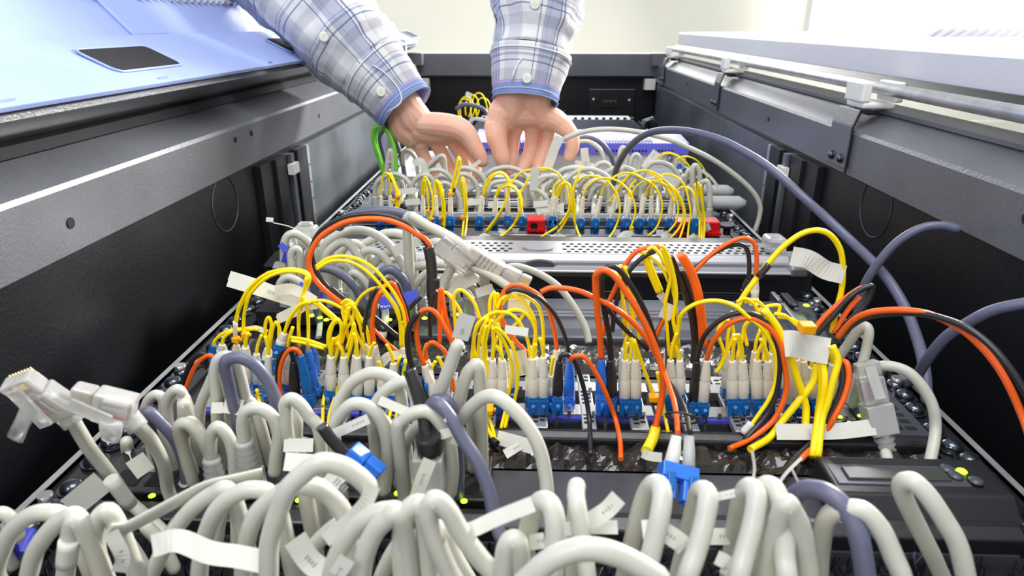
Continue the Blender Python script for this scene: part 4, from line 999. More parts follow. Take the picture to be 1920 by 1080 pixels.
# cream boots without their own visible strand: short leads rising into the tangle
R(*H_)
for i,(x,yt,yb,yu,bm,Y_) in enumerate(((245,255,505,600,'boot',.336),(315,255,505,600,'boot',.336),(540,255,480,580,'boot',.336),(598,255,480,580,'boot',.337),(935,260,505,600,'boot',.336),(1005,260,505,600,'boot',.336),(1095,255,505,600,'boot',.336),(1165,260,505,600,'boot',.336),(900,200,440,500,'boot',.362),(985,200,440,500,'boot',.362),(1080,200,440,500,'boot',.362),(1190,210,440,500,'boot',.362),(1350,250,505,600,'boot',.337),(1395,260,500,600,'boot',.337),(1445,300,505,600,'boot',.337),(1580,280,505,600,'boot',.337),(520,190,420,480,'boot',.362),(590,190,420,480,'boot',.362),(240,180,420,480,'boot',.362),(150,255,505,600,'blackcab',.336),(1500,300,505,600,'boot',.337),(1240,210,440,500,'boot',.362))):
    h_=110+30*(i%3); s_=(-1)**i*(20+9*(i%4))
    Yc([(x,yt),(x+s_*.3,yt-h_*.5),(x+s_,yt-h_)],Y_,'blackcab' if bm=='blackcab' else 'yellow',s=CR(yb,yu,0,bm))
R(*G_)
for i,(x,yt,yb,yu,bm,Y_) in enumerate(((822,450,705,800,'boot',.336),(888,440,705,800,'boot',.336),(560,460,690,790,'boot',.337),(625,460,700,790,'boot',.337),(935,560,690,790,'boot',.34),(45,560,690,790,'boot',.337),(160,560,700,790,'boot',.338),(250,560,700,790,'boot',.338),(690,400,640,700,'boot',.362),(500,380,620,700,'boot',.362))):
    h_=90+30*(i%3); s_=(-1)**i*(16+9*(i%4))
    Yc([(x,yt),(x+s_*.3,yt-h_*.5),(x+s_,yt-h_)],Y_,s=CR(yb,yu,0,bm))
R(*F_)
for i,(x,yt,yb,yu,bm,Y_) in enumerate(((550,380,610,690,'boot',.347),(700,430,640,730,'boot',.350),(820,400,620,720,'boot',.350),(1180,440,660,760,'boot',.345),(1100,440,660,760,'boot',.347),(1270,440,690,760,'boot',.342),(1345,440,690,760,'boot',.342),(1500,480,690,780,'boot',.342),(1560,390,480,560,'boot',.36),(1430,560,690,780,'boot',.341),(620,420,620,700,'boot',.36))):
    h_=90+30*(i%3); s_=(-1)**i*(16+9*(i%4))
    Yc([(x,yt),(x+s_*.3,yt-h_*.5),(x+s_,yt-h_)],Y_,s=CR(yb,yu,0,bm))
# greys by the right rail
rw='right rail'; R(*E_)
C('grey',[(935,770),(992,690),(1040,622),(1080,598),(1098,632),(1082,732),(1050,850)],(.37,.355),rw,r=.0034,e=('rj',1,'greyboot',.9))
R(*L_)
C('grey',[(540,210),(560,125),(602,52),(692,16),(802,40),(882,112),(942,222),(955,352),(925,520)],(.345,.30),rw,r=.0036)
t=C('grey',[(760,640,8),(745,560),(722,520),(705,460)],(.30,.312),rw,r=.0030,desc='grey network cable whose loose plug stands up by the right rail')
p0=P(*px(705,440),.312); p1=P(*px(672,300),.318); rj_plug(t,P(*px(722,520),.31),p1-P(*px(722,520),.31),'greyboot',1.15,body='open',Lb=.018)
ribbon(t,[(150,350),(330,350),(480,345),(650,325)],80,.312)
# ---------------------------------------------------------------- row B : left block of grey cables
rw='left block'; 
def N3(pts,Y,col='grey',**k): return C(col,pts,Y,rw,**k)
R(*I_)
t=N3([(880,930),(800,830),(662,710),(582,600),(520,520),(450,430),(372,300)],(.25,.225),r=.0037,desc='pale grey cable rising to the leftmost loose clear plug',tags=[([(350,740),(520,600)],120,'tag',.228)])
sleeve(t,[(560,590),(660,720)],.0034,(.228,.232),'tag')
sleeve(t,[(375,310),(300,230)],[.0042]*5,.223,'clear','boot')
rj_plug(t,P(*px(330,255),.223),P(*px(110,110),.215)-P(*px(330,255),.223),'clear',1.18,boot=False)
q=[P(*px(*k),.214) for k in ((150,235),(110,310),(75,385))]; build(MB().tube(q,[.0035,.003,.0034],8,True,.35),'latch','clear',t)
t=N3([(890,740),(850,640),(830,520),(770,400),(690,310)],(.25,.225),r=.0036,desc='pale grey cable rising to the second loose clear plug from left')
sleeve(t,[(700,330),(650,270)],[.0042]*5,.224,'clear','boot')
rj_plug(t,P(*px(680,250),.224),P(*px(430,190),.222)-P(*px(680,250),.224),'clear',1.15,boot=False)
q=[P(*px(*k),.215) for k in ((560,300),(560,350),(555,395))]; build(MB().tube(q,[.005,.0045,.0035],8,True,.4),'latch','clear',t)
N3([(730,250),(752,190),(790,162),(825,190),(830,300)],.30,r=.0032); N3([(850,290),(862,210),(900,160),(930,200),(930,300)],.30,r=.0033)
N3([(740,250),(822,312),(892,400),(932,500),(945,600)],.26,'slate',r=.0036,e=('boot',)) 
N3([(930,200),(932,300),(960,320)],.27,r=.0034)
N3([(905,330),(960,315),(1042,420),(1075,520),(1072,610)],.255,r=.0038,tags=[([(1040,560),(1110,560)],40,'tag',.25)])
N3([(1070,480),(1068,380),(1100,325),(1152,370),(1182,460),(1188,560)],.252,r=.0037,s=('boot',))
N3([(790,560),(770,440),(760,360),(790,330),(840,420),(880,560)],.27,r=.0034,s=('boot',),tags=[([(680,480),(740,560)],90,'tag',.255)])
N3([(690,560),(650,460),(640,400)],.285,r=.0045)
R(*F_)
N3([(372,910),(365,700),(352,562),(372,470),(425,440),(480,470),(500,520)],.268,r=.0036,tags=[([(330,770),(405,770)],70,'tag',.263),([(410,750),(530,770)],100,'tag',.264)])
N3([(410,580),(442,600),(522,680),(602,760),(640,860)],.27,r=.0033)
N3([(420,500),(450,455),(520,450),(612,500),(692,600),(742,720),(775,850)],.262,'slate',r=.0037)
N3([(540,980),(535,860),(560,790),(640,775),(722,830),(762,940),(745,1080),(735,1180)],.250,r=.0040,s=('boot',))
N3([(250,900),(262,760),(310,640),(360,560)],.29,r=.0034)
N3([(120,960),(150,820),(152,700)],.29,r=.0038); N3([(60,900),(40,760),(70,680),(130,660)],.29,r=.0034)
N3([(150,1000),(170,900),(190,860),(240,900),(300,1000),(330,1100)],.262,r=.0037)
N3([(820,930),(810,800),(805,740),(850,712),(912,760),(960,830),(1020,900),(1040,1080)],.250,r=.0038,tags=[([(795,1010),(985,1010)],85,'tag',.246)])
N3([(880,960),(880,860),(850,780),(820,740)],.26,r=.0034)
N3([(1120,900),(1150,740),(1232,610),(1342,550),(1452,560),(1530,620)],.262,r=.0036)
N3([(1115,920),(1152,830),(1232,750),(1332,760),(1422,860),(1462,1000),(1462,1180),(1440,1300)],.245,r=.0038)
N3([(1380,780),(1432,680),(1512,620),(1592,610),(1640,700),(1650,780)],.258,r=.0035)
t=N3([(1370,800),(1442,860),(1520,960),(1552,1100),(1540,1260)],.252,r=.0037,tags=[([(1410,720),(1640,820)],60,'tag',.240),([(1090,950),(1340,840)],65,'tag',.240)])
N3([(1530,900),(1560,850),(1640,800),(1732,800),(1812,880),(1862,1000),(1880,1160),(1865,1320)],.240,r=.0040,tags=[([(1790,950),(1880,920)],60,'tag',.236)])
N3([(1570,1040),(1600,960),(1680,890)],.25,r=.0034)
N3([(1700,790),(1780,740),(1872,840),(1952,980),(2042,1120),(2112,1300),(2150,1480),(2190,1600)],(.245,.215),'slate',r=.0040,desc='slate blue cable sloping down through the centre of the foreground')
N3([(1760,740,5),(1820,720),(1880,780)],.25,'slate',r=.0034)
C('grey',[(1750,800),(1780,720),(1842,560),(1900,400),(1915,370)],.255,rw,r=.0038,desc='pale grey cable slanting up right to a rounded end')
R(*G_)
N3([(330,850),(352,700),(390,570),(430,510),(470,510)],.262,r=.0040)
N3([(370,840),(420,770),(502,705),(582,700),(672,760),(782,880),(862,1030),(900,1200),(915,1350)],(.25,.23),r=.0042,desc='big pale grey arch just left of the dark gap in the centre')
N3([(500,1100),(490,950),(470,850),(430,790)],.27,r=.0034)
t=CABS[-1][0]
# blue connector at end of slate lead, left centre
R(*J_)
t=C('blackcab',[(120,280),(180,360),(240,420),(270,440)],.23,rw,r=.0028,desc='black sleeved lead ending in a bright blue plug among grey cables')
q0=P(*px(262,425),.229); q1=P(*px(420,560),.225); a,x,y=axes(q1-q0); L=(q1-q0).length
bd=MB(); bd.obox(q0,x,y,a,-.0055,.0055,-.004,.004,0,L*.5)
for s_ in (-1,1): bd.obox(q0+x*s_*.0032,x,y,a,-.0026,.0026,-.003,.003,L*.5,L)
build(bd,'connector','brightblue',t,.0008); build(MB().obox(q0,x,-y,a,-.002,.002,.004,.007,L*.2,L*.7),'latch','brightblue',t,.0006)
t=C('blackcab',[(590,-20),(620,60),(650,160),(670,240),(680,330),(690,400)],(.25,.235),rw,r=.0042,desc='thick black sheath dropping into grey cables in the centre')
sleeve(t,[(688,330),(700,420)],.0055,.234,'blackcab','shrink_tube')
build(MB().obox(P(*px(690,430),.235),Vector((1,0,0)),Vector((0,1,0)),Vector((0,0,-1)),-.0065,.0065,-.005,.005,0,.018),'plug','clear',t,.001)
ribbon(t,[(700,460),(660,560),(620,680)],75,.215)
ribbon(CABS[-6][0],[(790,230),(850,300),(830,380)],50,.235)
# ---------------------------------------------------------------- front row
rw='front row'
def N4(pts,Y,col='grey',**k): return C(col,pts,Y,rw,**k)
R(*I_)
N4([(-60,800),(-20,765),(20,765),(60,800),(90,880)],.20,r=.0034,tags=[([(20,1020),(90,900),(160,900)],110,'tape',.205)])
N4([(-20,1060),(20,930),(62,850),(150,775),(240,758),(330,790)],.175,r=.0042)
N4([(140,1150),(152,1050),(182,950),(252,850),(332,785),(400,790)],.170,r=.0042)
t=N4([(330,1150),(340,1000),(360,850),(395,800)],.168,r=.0040); sleeve(t,[(335,1020),(350,900)],.0050,.1665,'tag')
N4([(540,1150),(500,1000),(482,880),(500,790),(560,760)],.172,r=.0044)
N4([(545,850),(640,835),(760,775),(900,700),(1050,625),(1200,590),(1330,560)],(.168,.19),r=.0052,flat=.35,desc='flat pale strip lying across the front grey loops at left')
N4([(760,1100),(802,1000),(850,900),(902,820),(982,730),(1080,665),(1160,650)],.178,r=.0040)
t=N4([(1010,1110),(1022,960),(1052,840),(1102,740),(1182,672),(1282,642),(1380,680)],.174,r=.0042,tags=[([(770,930),(900,900),(1060,960),(1200,980),(1345,1010)],110,'tag',.160)])
N4([(1235,1110),(1240,960),(1292,780),(1402,672),(1512,625),(1622,645),(1728,740),(1760,860)],.170,r=.0045)
N4([(600,860),(680,960),(760,1090)],.20,r=.0038); N4([(740,830),(820,920),(880,1040)],.21,r=.0038)
N4([(1100,900),(1110,820),(1130,740)],.22,r=.0036); N4([(1200,920),(1200,800),(1190,700)],.22,r=.0036)
N4([(1610,860),(1610,740),(1600,600)],.22,r=.0036)
ribbon(CABS[-2][0],[(1440,500),(1580,510)],90,.205); ribbon(CABS[-2][0],[(1660,560),(1728,620)],160,.205)
ribbon(CABS[-5][0],[(560,860),(620,980),(600,1060)],70,.165)
R(*J_)
t=N4([(-160,1100),(-155,900),(-110,740),(-60,620),(20,540),(112,478),(222,492),(312,545),(370,600)],(.158,.165),r=.0047,tags=[([(395,600),(350,700),(250,800),(140,890)],80,'tag',.16)],desc='large pale grey arch standing tallest at the left of the front')
N4([(40,650),(62,605),(110,602),(162,650),(222,760),(262,860)],.19,r=.0042)
N4([(170,1130),(212,960),(292,832),(382,762),(470,735),(540,760)],.155,r=.0045)
N4([(330,1130),(352,972),(402,850),(472,775),(540,760)],.150,r=.0045)
t=N4([(560,1130),(548,980),(552,860),(572,750),(625,700),(660,730)],.152,r=.0045)
N4([(840,1140),(792,1040),(732,900),(692,770),(705,690),(742,680),(800,740),(870,860),(960,980),(1050,1100)],.150,r=.0042)
N4([(1080,1140),(1092,1020),(1110,920),(1145,885),(1175,930)],.148,r=.0042,tags=[([(800,830),(900,840),(1060,770),(1250,695)],80,'tag',.152)])
N4([(1200,1120),(1210,960),(1225,820),(1262,710),(1312,680),(1355,730),(1368,860),(1350,1130)],(.165,.145),r=.0044,tags=[([(1230,900),(1310,890)],80,'tag',.155)])
N4([(1540,1130),(1520,960),(1498,800),(1482,690),(1476,640),(1482,610)],(.155,.175),r=.0040,tags=[([(1545,790),(1640,730),(1705,660)],90,'tag',.17),([(1400,830),(1545,820),(1700,820)],70,'tag',.172)])
N4([(640,1130),(620,980),(640,880),(690,850)],.165,r=.0040); N4([(700,1130),(640,1010),(610,900)],.175,r=.0040)
N4([(20,1130),(40,1000),(120,880),(260,800)],.18,r=.0040); N4([(430,1130),(480,1000),(540,900),(560,840)],.175,r=.0040); N4([(850,1100),(800,960),(780,860)],.185,r=.0040)
N4([(930,1150),(820,960),(760,820)],.175,r=.0042)
ribbon(CABS[-3][0],[(-20,880),(60,1000),(160,1070)],120,.16); ribbon(CABS[-4][0],[(260,985),(200,1080)],90,.145)
R(*K_)
N4([(-80,1150),(0,1070),(100,985),(200,935),(330,908),(480,930),(622,990),(790,1090)],.130,r=.0046,desc='pale grey arch lying lowest across the bottom edge')
t=N4([(560,1130),(602,960),(650,760),(702,590),(752,505),(800,510),(815,590),(792,740),(742,950),(700,1130)],(.185,.150),r=.0046,tags=[([(690,790),(800,790),(920,860),(960,900)],120,'tag',.158)])
N4([(900,1130),(960,900),(1012,680),(1042,565),(1075,538),(1105,580),(1082,740),(1030,930),(960,1130)],(.185,.148),r=.0047,tags=[([(1110,590),(1300,550)],50,'tag',.17)])
N4([(1230,1130),(1262,880),(1290,700),(1325,570),(1372,518),(1412,575),(1392,740),(1340,930),(1290,1130)],(.185,.148),r=.0047,tags=[([(1100,830),(1240,830)],100,'tag',.178)])
N4([(1420,1000),(1425,700),(1440,560),(1480,508),(1530,540),(1572,650),(1590,800),(1590,960),(1600,1130)],(.18,.148),r=.0049,tags=[([(1420,490),(1540,500)],30,'tag',.18)])
N4([(1590,640),(1640,670),(1690,780),(1720,920),(1740,1100)],.155,r=.0044)
ribbon(CABS[-2][0],[(1385,285),(1400,400),(1385,500)],18,.20); ribbon(CABS[-2][0],[(1700,330),(1600,430),(1545,510)],20,.21); ribbon(CABS[-3][0],[(1160,960),(1240,1010),(1220,1080)],90,.155)
R(*L_)
N4([(190,780),(222,700),(282,648),(352,640),(442,680),(522,772),(572,900),(610,1130)],(.185,.155),'slate',r=.0045,desc='slate blue arch in the front row at right')
N4([(360,1130),(372,960),(392,830),(430,765),(500,740),(600,755),(682,850),(742,980),(790,1130)],(.175,.155),r=.0043)
N4([(1010,1130),(952,1000),(892,880),(822,740),(782,640),(802,600),(852,608),(922,680),(1002,800),(1072,930),(1120,1130)],(.19,.165),r=.0043,desc='rightmost tall pale grey loop in front of display unit')
ribbon(CABS[-2][0],[(230,540),(260,600),(290,640)],12,.2)
# ---------------------------------------------------------------- labels
ORD=['first','second','third','fourth','fifth','sixth','seventh','eighth','ninth','tenth']
TENS=['','','twenty','thirty','forty','fifty','sixty','seventy','eighty','ninety']; ONES=['','first','second','third','fourth','fifth','sixth','seventh','eighth','ninth']
TEEN=['tenth','eleventh','twelfth','thirteenth','fourteenth','fifteenth','sixteenth','seventeenth','eighteenth','nineteenth']
def ordinal(n):
    if n<10: return ONES[n]
    if n<20: return TEEN[n-10]
    if n>=100: return 'hundred and '+ordinal(n-100)
    return TENS[n//10]+('-'+ONES[n%10] if n%10 else '').replace('-','-') if n%10 else {20:'twentieth',30:'thirtieth',40:'fortieth',50:'fiftieth',60:'sixtieth',70:'seventieth',80:'eightieth',90:'ninetieth'}[n]
WHERE={'upper':'over the upper row of blue plugs','far yellow':'behind the upper row, beside the white chassis','farthest':'by the far end panel','upper switch':'under the hands',
 'long':'at right','left patch panel':'on the left patch panel','centre':'near the loose clear plugs in the middle','middle':'over the middle fibre switch','right rail':'beside the right rail','left block':'in left block','front row':'in the front row'}
grp={}
for c in CABS: grp.setdefault((c[1],c[2]),[]).append(c)
for (col,row),lst in grp.items():
    lst.sort(key=lambda c:c[3])
    for i,(t,_,_,u,v,desc,tg) in enumerate(lst):
        kind='fibre cable' if col in('yellow','orange','blackcab') else 'network cable'
        if desc: t['label']=desc+('' if len(desc.split())>=4 else ' among others')
        else:
            pos='leftmost' if i==0 and len(lst)>1 else ('rightmost' if i==len(lst)-1 and len(lst)>1 else (ordinal(i+1)+' from left' if len(lst)>1 else 'only'))
            t['label']=f"{WORD[col]} {kind}{' with white tag' if tg else ''}, {pos} {WHERE[row]}"
        if len(lst)>1: t['group']=f"{WORD[col]} {kind}s {WHERE[row]}"
# ================================================================ PERSON : two forearms reaching in
def mathn(nt,op,a,b=None,c=None):
    n=nt.nodes.new('ShaderNodeMath'); n.operation=op
    for i,x in enumerate((a,b,c)):
        if x is None: continue
        if hasattr(x,'links') or hasattr(x,'is_linked'): nt.links.new(x,n.inputs[i])
        else: n.inputs[i].default_value=x
    return n.outputs[0]
def plaid(name,cuff=False):
    m=bpy.data.materials.new(name); m.use_nodes=True; nt=m.node_tree; b=nt.nodes['Principled BSDF']; b.inputs['Roughness'].default_value=.8
    b.inputs['Subsurface Weight'].default_value=.15; b.inputs['Subsurface Radius'].default_value=(.4,.4,.5); b.inputs['Subsurface Scale'].default_value=.01
    uv=nt.nodes.new('ShaderNodeUVMap'); sp=nt.nodes.new('ShaderNodeSeparateXYZ'); nt.links.new(uv.outputs[0],sp.inputs[0])
    def stripes(src,mul,stops,off=0.):
        f=mathn(nt,'FRACT',mathn(nt,'ADD',mathn(nt,'MULTIPLY',src,mul),off)); r=nt.nodes.new('ShaderNodeValToRGB'); r.color_ramp.interpolation='CONSTANT'
        e=r.color_ramp.elements; e[0].position=stops[0][0]; e[0].color=(*stops[0][1],1); e[1].position=stops[1][0]; e[1].color=(*stops[1][1],1)
        for p_,c_ in stops[2:]: x=e.new(p_); x.color=(*c_,1)
        nt.links.new(f,r.inputs[0]); return r.outputs[0]
    w=(1,1,1); gb=(.58,.63,.76); db=(.30,.34,.55); pu=(.62,.48,.70); lg=(.80,.80,.84)
    a=stripes(sp.outputs[0],4.0,[(0,w),(.20,lg),(.46,w),(.58,db),(.61,w),(.64,db),(.66,gb),(.80,pu),(.82,gb),(.88,w),(.94,db),(.955,w)])
    c=stripes(sp.outputs[1],18.0,[(0,w),(.25,lg),(.50,w),(.66,db),(.69,w),(.80,gb),(.86,w),(.92,pu),(.94,w)])
    mx=nt.nodes.new('ShaderNodeMix'); mx.data_type='RGBA'; mx.blend_type='MULTIPLY'; mx.inputs[0].default_value=1
    nt.links.new(a,mx.inputs[6]); nt.links.new(c,mx.inputs[7])
    m2=nt.nodes.new('ShaderNodeMix'); m2.data_type='RGBA'; m2.blend_type='MULTIPLY'; m2.inputs[0].default_value=1; nt.links.new(mx.outputs[2],m2.inputs[6]); m2.inputs[7].default_value=(.66,.66,.645,1)
    out=m2.outputs[2]
    if cuff:
        # blue hem band woven at the cuff edge
        g=mathn(nt,'LESS_THAN',sp.outputs[1],.0135); mm=nt.nodes.new('ShaderNodeMix'); mm.data_type='RGBA'; nt.links.new(g,mm.inputs[0]); nt.links.new(out,mm.inputs[6]); mm.inputs[7].default_value=(.20,.27,.50,1); out=mm.outputs[2]
        g=mathn(nt,'COMPARE',sp.outputs[1],.0150,.0009); m3=nt.nodes.new('ShaderNodeMix'); m3.data_type='RGBA'; nt.links.new(g,m3.inputs[0]); nt.links.new(out,m3.inputs[6]); m3.inputs[7].default_value=(.40,.25,.50,1); out=m3.outputs[2]
    nt.links.new(out,b.inputs['Base Color'])
    nz=nt.nodes.new('ShaderNodeTexNoise'); nz.inputs['Scale'].default_value=38; tc=nt.nodes.new('ShaderNodeTexCoord'); nt.links.new(tc.outputs['Object'],nz.inputs['Vector'])
    bp=nt.nodes.new('ShaderNodeBump'); bp.inputs['Strength'].default_value=.5; bp.inputs['Distance'].default_value=.004; nt.links.new(nz.outputs['Fac'],bp.inputs['Height']); nt.links.new(bp.outputs['Normal'],b.inputs['Normal'])
    M[name]=m
plaid('plaid_shirt'); plaid('plaid_cuff',True)
M['cloth_edge']=mat('cuff_hem',(.24,.31,.52),.8)
M['seam']=mat('seam_thread',(.72,.76,.88),.8)
person=thing('person','person in blue and white plaid shirt reaching both bare hands into the cables','person',tuple(P(985,100,.95)))
def loft(secs,name,m,seed,parent,thick=.0012,nseg=40,v0=0.,fold=.05,sub=6,flat=.8):
    # secs: (u,v,halfwidth px,Y) from wrist end outward
    C3=[P(u,v,Y) for u,v,w,Y in secs]; dep=[-(CM.transposed()@(p-Vector((0,0,HC)))).z for p in C3]
    Rr=[w*d/F for (u,v,w,Y),d in zip(secs,dep)]
    pc=catmull(C3,sub); rr=catmull([Vector((r,0,0)) for r in Rr],sub); rr=[x.x for x in rr]
    me_v=[];uvs=[];fs=[];N=len(pc);L=0;up=None
    for i,p in enumerate(pc):
        t=(pc[min(i+1,N-1)]-pc[max(i-1,0)]).normalized()
        if i: L+=(pc[i]-pc[i-1]).length
        up=Vector((0,1,0)); up=(up-t*up.dot(t)).normalized(); sd=t.cross(up)
        for k in range(nseg+1):
            a=2*math.pi*k/nseg
            nn=noise.noise(Vector((math.cos(a)*1.3+seed,math.sin(a)*1.3,L*26)))*fold*1.3+noise.noise(Vector((math.cos(a)*2.6+seed,math.sin(a)*2.6+4,L*60+a)))*fold*.8
            r=rr[i]*(1+nn)
            me_v.append(p+sd*math.cos(a)*r+up*math.sin(a)*r*flat); uvs.append((k/nseg,L+v0))
    for i in range(N-1):
        for k in range(nseg): a=i*(nseg+1)+k; fs.append((a,a+1,a+nseg+2,a+nseg+1))
    pl=parent_loc(parent)
    me=bpy.data.meshes.new(name); me.from_pydata([tuple(x-pl) for x in me_v],[],fs); ul=me.uv_layers.new(name='UVMap')
    for p_ in me.polygons:
        p_.use_smooth=True
        for li in p_.loop_indices: ul.data[li].uv=uvs[me.loops[li].vertex_index]
    me.materials.append(M[m]); o=bpy.data.objects.new(name,me); COL.objects.link(o); o.parent=parent
    s=o.modifiers.new('solid','SOLIDIFY'); s.thickness=thick; s.offset=1
    return o,pc,rr
# sleeves
SL={}
for side,cuff,slv in (('left',[(762,205,57,.855),(741,180,61,.862),(718,153,67,.87),(694,128,74,.878)],[(698,131,71,.877),(668,98,84,.888),(630,55,92,.90),(585,2,98,.915),(520,-75,108,.935),(430,-185,125,.96),(330,-310,140,.99)]),
  ('right',[(985,190,60,.865),(988,160,66,.873),(992,130,71,.882),(996,100,76,.89)],[(996,102,72,.89),(1003,55,80,.905),(1009,5,88,.92),(1014,-60,95,.94),(1022,-170,110,.97),(1030,-300,125,1.0)])):
    c_,pc,rr=loft(cuff,'cuff','plaid_cuff',1 if side=='left' else 9,person,.0016,fold=.03)
    s_,pc2,rr2=loft(slv,'sleeve','plaid_shirt',3 if side=='left' else 12,person,.0012,fold=.12,v0=.05)
    # seams round the cuff
    for idx,nm in ((0,'cuff_edge'),(len(pc)-3,'cuff_seam'),(2,'cuff_stitch')):
        p=pc[idx]; t=(pc[min(idx+1,len(pc)-1)]-pc[max(idx-1,0)]).normalized(); up=(Vector((0,1,0))-t*t.y).normalized(); sd=t.cross(up)
        ring=[]
        for k in range(41):
            a=2*math.pi*k/40; L=sum((pc[j+1]-pc[j]).length for j in range(idx)); seed=1 if side=='left' else 9
            nn=noise.noise(Vector((math.cos(a)*1.3+seed,math.sin(a)*1.3,L*26)))*.039+noise.noise(Vector((math.cos(a)*2.6+seed,math.sin(a)*2.6+4,L*60+a)))*.024
            r=rr[idx]*(1+nn)+.0013; ring.append(p+sd*math.cos(a)*r+up*math.sin(a)*r*.8)
        build(MB().tube(ring,.0009 if nm!='cuff_stitch' else .00035,6,False),nm,'cloth_edge' if nm=='cuff_edge' else 'seam',c_)
    SL[side]=(c_,s_,pc,rr,pc2,rr2)
def button(par,u,v,Y,rad=.0056):
    d=ray(u,v).normalized(); q=P(u,v,Y); n_=-d
    b=build(MB().cyl(q,rad,.0016,n_,20).tube([q+n_*.0016,q+n_*.0021],[rad*.98,rad*.8],20),'button','button',par)
    a,x,y=axes(n_)
    hb=MB()
    for i in (-1,1):
        for j in (-1,1): hb.cyl(q+x*i*.0013+y*j*.0013+n_*.0020,.0005,.0003,n_,8)
    build(hb,'button_hole','mark',b)['kind']='stuff'
# bring buttons onto the near cloth surface by ray-casting the sleeves
bpy.context.view_layer.update()
def near(o,u,v,dflt):
    d=ray(u,v).normalized(); loc=parent_loc(o.parent)
    ok,hit,nr,_=o.ray_cast(Vector((0,0,HC))-loc,d)
    return (hit+loc).y if ok else dflt
for side,pt,rad in (('left',[(714,172),(607,69)],.0062),('right',[(988,147),(1003,8)],.0062)):
    for i,(u,v) in enumerate(pt):
        o_=SL[side][0] if i==0 else SL[side][1]; Yb=near(o_,u,v,.85); button(o_,u,v,Yb-.001,rad)
# placket flap on cuffs (rounded overlap)
for side,path in (('left',[(700,222),(735,205),(752,190),(748,168),(725,140),(700,122)]),('right',[(1012,192),(975,192),(962,178),(960,150),(968,125),(980,108)])):
    o_=SL[side][0]; q=[P(u,v,near(o_,u,v,.83)-.0012) for u,v in path]
    build(MB().tube(catmull(q,5),.0009,6),'placket_edge','seam',o_)
# ---- hands : overlapping tapered chains fused by a voxel remesh into one skin
def capsules(mb,chain,n=14):
    pts=[P(*px(c[0],c[1]),c[2]) for c in chain]; rr=[c[3]*.001 for c in chain]
    pc=catmull(pts,4) if len(pts)>2 else pts; rc=[x.x for x in catmull([Vector((r,0,0)) for r in rr],4)] if len(pts)>2 else rr
    # rounded ends
    t0=(pc[0]-pc[1]).normalized(); t1=(pc[-1]-pc[-2]).normalized()
    pc=[pc[0]+t0*rc[0]*.95,pc[0]+t0*rc[0]*.7]+pc+[pc[-1]+t1*rc[-1]*.5,pc[-1]+t1*rc[-1]*.85,pc[-1]+t1*rc[-1]]
    rc=[rc[0]*.25,rc[0]*.72]+rc+[rc[-1]*.87,rc[-1]*.53,rc[-1]*.12]
    mb.tube(pc,rc,n)
def hand(chains,vox=.0011,name='hand'):
    mb=MB()
    for c in chains: capsules(mb,c)
    o=build(mb,name,'skin',person)
    r=o.modifiers.new('remesh','REMESH'); r.mode='VOXEL'; r.voxel_size=vox; r.use_smooth_shade=True
    s=o.modifiers.new('smooth','SMOOTH'); s.factor=.5; s.iterations=5
    return o
R(*A_)
y=.86
hl=hand([
 [(300,-290,y+.005,23),(400,-170,y,23),(480,-75,y,23),(530,20,y,22),(570,85,y,18)],
 [(400,-160,y,22),(445,-60,y,21),(450,30,y,19.5),(475,100,y,17),(520,150,y,14)],
 [(440,-100,y,22),(540,-20,y-.002,20),(620,55,y-.002,16)],
 [(560,85,y,18),(680,105,y,16.5),(790,105,y,14.5),(880,120,y+.004,12)],
 [(470,70,y,18),(520,125,y,16),(570,170,y+.003,13),(590,200,y+.003,10.5)],
 [(600,130,y+.004,15),(700,150,y+.006,12),(820,150,y+.008,10.5)],
 [(600,50,y-.006,15),(760,62,y-.009,16),(880,85,y-.012,15),(950,140,y-.014,13),(995,215,y-.016,11),(1030,275,y-.017,10),(1054,328,y-.017,8.3)],
 [(900,120,y+.012,11),(975,230,y+.022,8.5),(1010,330,y+.024,8),(1010,420,y+.016,7)],
 [(820,150,y+.008,10.5),(872,245,y+.014,8.8),(925,335,y+.014,8.4),(940,420,y+.008,8),(925,490,y+.002,6.8)],
 [(695,155,y+.006,10.5),(747,262,y+.010,9),(802,362,y+.010,8.6),(830,440,y+.005,8),(828,500,y,6.8)],
 [(585,195,y+.003,10),(615,280,y+.006,8.5),(662,370,y+.006,8),(702,440,y+.002,7.4),(722,505,y-.002,6.4)],
],.00095,name='hand')
y=.87
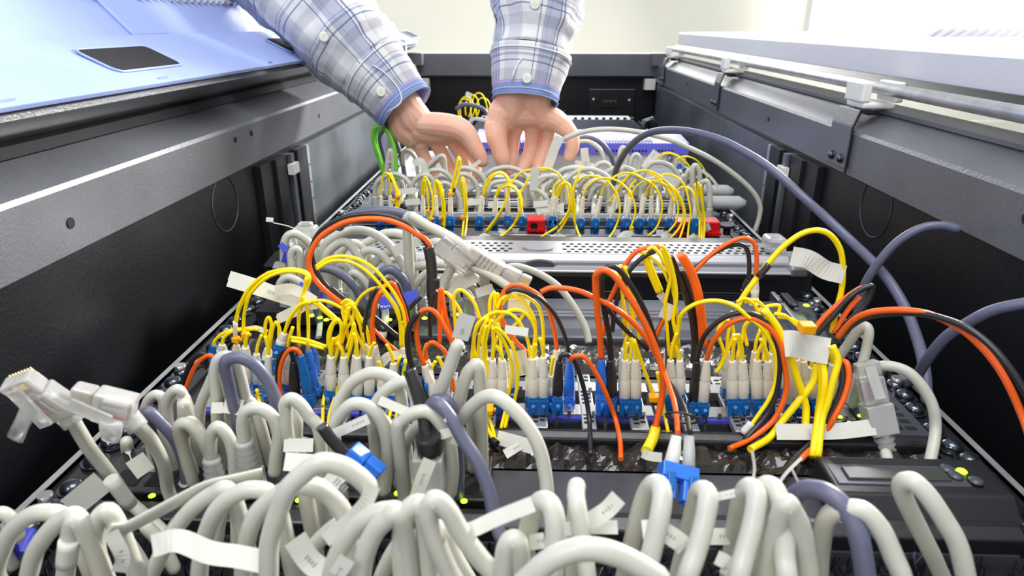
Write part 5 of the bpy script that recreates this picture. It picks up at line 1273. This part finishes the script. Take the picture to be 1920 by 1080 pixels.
hr=hand([
 [(1300,-330,y+.005,24),(1290,-180,y,24),(1280,-60,y,21),(1250,0,y,18)],
 [(1460,-330,y+.005,22),(1450,-180,y,22),(1470,-70,y,19),(1520,0,y,16)],
 [(1200,-60,y-.004,16),(1185,20,y-.004,16.5),(1170,90,y-.006,15.5)],
 [(1230,-40,y-.002,18),(1330,-25,y,17),(1470,-20,y,16),(1580,10,y,15),(1670,60,y,12)],
 [(1160,60,y-.006,15.5),(1165,150,y-.012,14),(1185,230,y-.016,11.5),(1205,300,y-.018,10.8),(1215,350,y-.018,9)],
 [(1320,20,y+.006,12),(1290,140,y+.012,9.8),(1282,240,y+.012,9.2),(1270,330,y+.008,8.8),(1255,405,y+.002,7.5)],
 [(1430,20,y+.006,12),(1432,140,y+.012,10),(1420,240,y+.012,9.5),(1390,330,y+.008,9),(1350,415,y+.002,7.7)],
 [(1550,30,y+.006,12),(1548,140,y+.012,9),(1530,230,y+.012,8.6),(1500,320,y+.008,8.2),(1460,420,y+.002,7)],
 [(1640,50,y+.000,13),(1700,100,y-.002,11),(1732,160,y-.005,9.6),(1730,230,y-.007,9),(1712,290,y-.007,8)],
],.00095,name='hand')
# creases and nails
for o_,ps in ((hl,[[(610,90),(680,150),(640,190)],[(880,60),(915,100),(900,150)],[(1000,190),(1030,200)]]),(hr,[[(1180,175),(1240,150)],[(1260,60),(1330,100),(1450,95)],[(1170,240),(1225,238)]])):
    pass
nl=MB(); q=P(*px(1062,322),.838)
build(MB().tube([q,q+Vector((.002,.001,-.006))],[.0035,.0028],10,True,.4),'nail','tag',hl)
# fine arm hair at both wrists
rs=random.Random(4); hb=MB()
for (u0,v0,u1,v1,dx,dy,Yh,n_) in ((1015,188,1062,232,.75,-.6,.872,55),):
    for k in range(n_):
        t_=rs.random(); u=u0+(u1-u0)*t_+rs.uniform(-3,3); v=v0+(v1-v0)*t_+rs.uniform(-3,5)
        Yk=Yh+rs.uniform(-.008,.012); L=rs.uniform(5,13)
        ax=(dx+rs.uniform(-.5,.5))*L; ay=(dy+rs.uniform(-.3,.3))*L
        hb.tube([P(u-ax*.3,v-ay*.3,Yk),P(u+ax*.5,v+ay*.55,Yk),P(u+ax*1.05,v+ay*.9,Yk)],[.00012,.0001,.00005],4,False)
build(hb,'arm_hair','hair',person)['kind']='stuff'
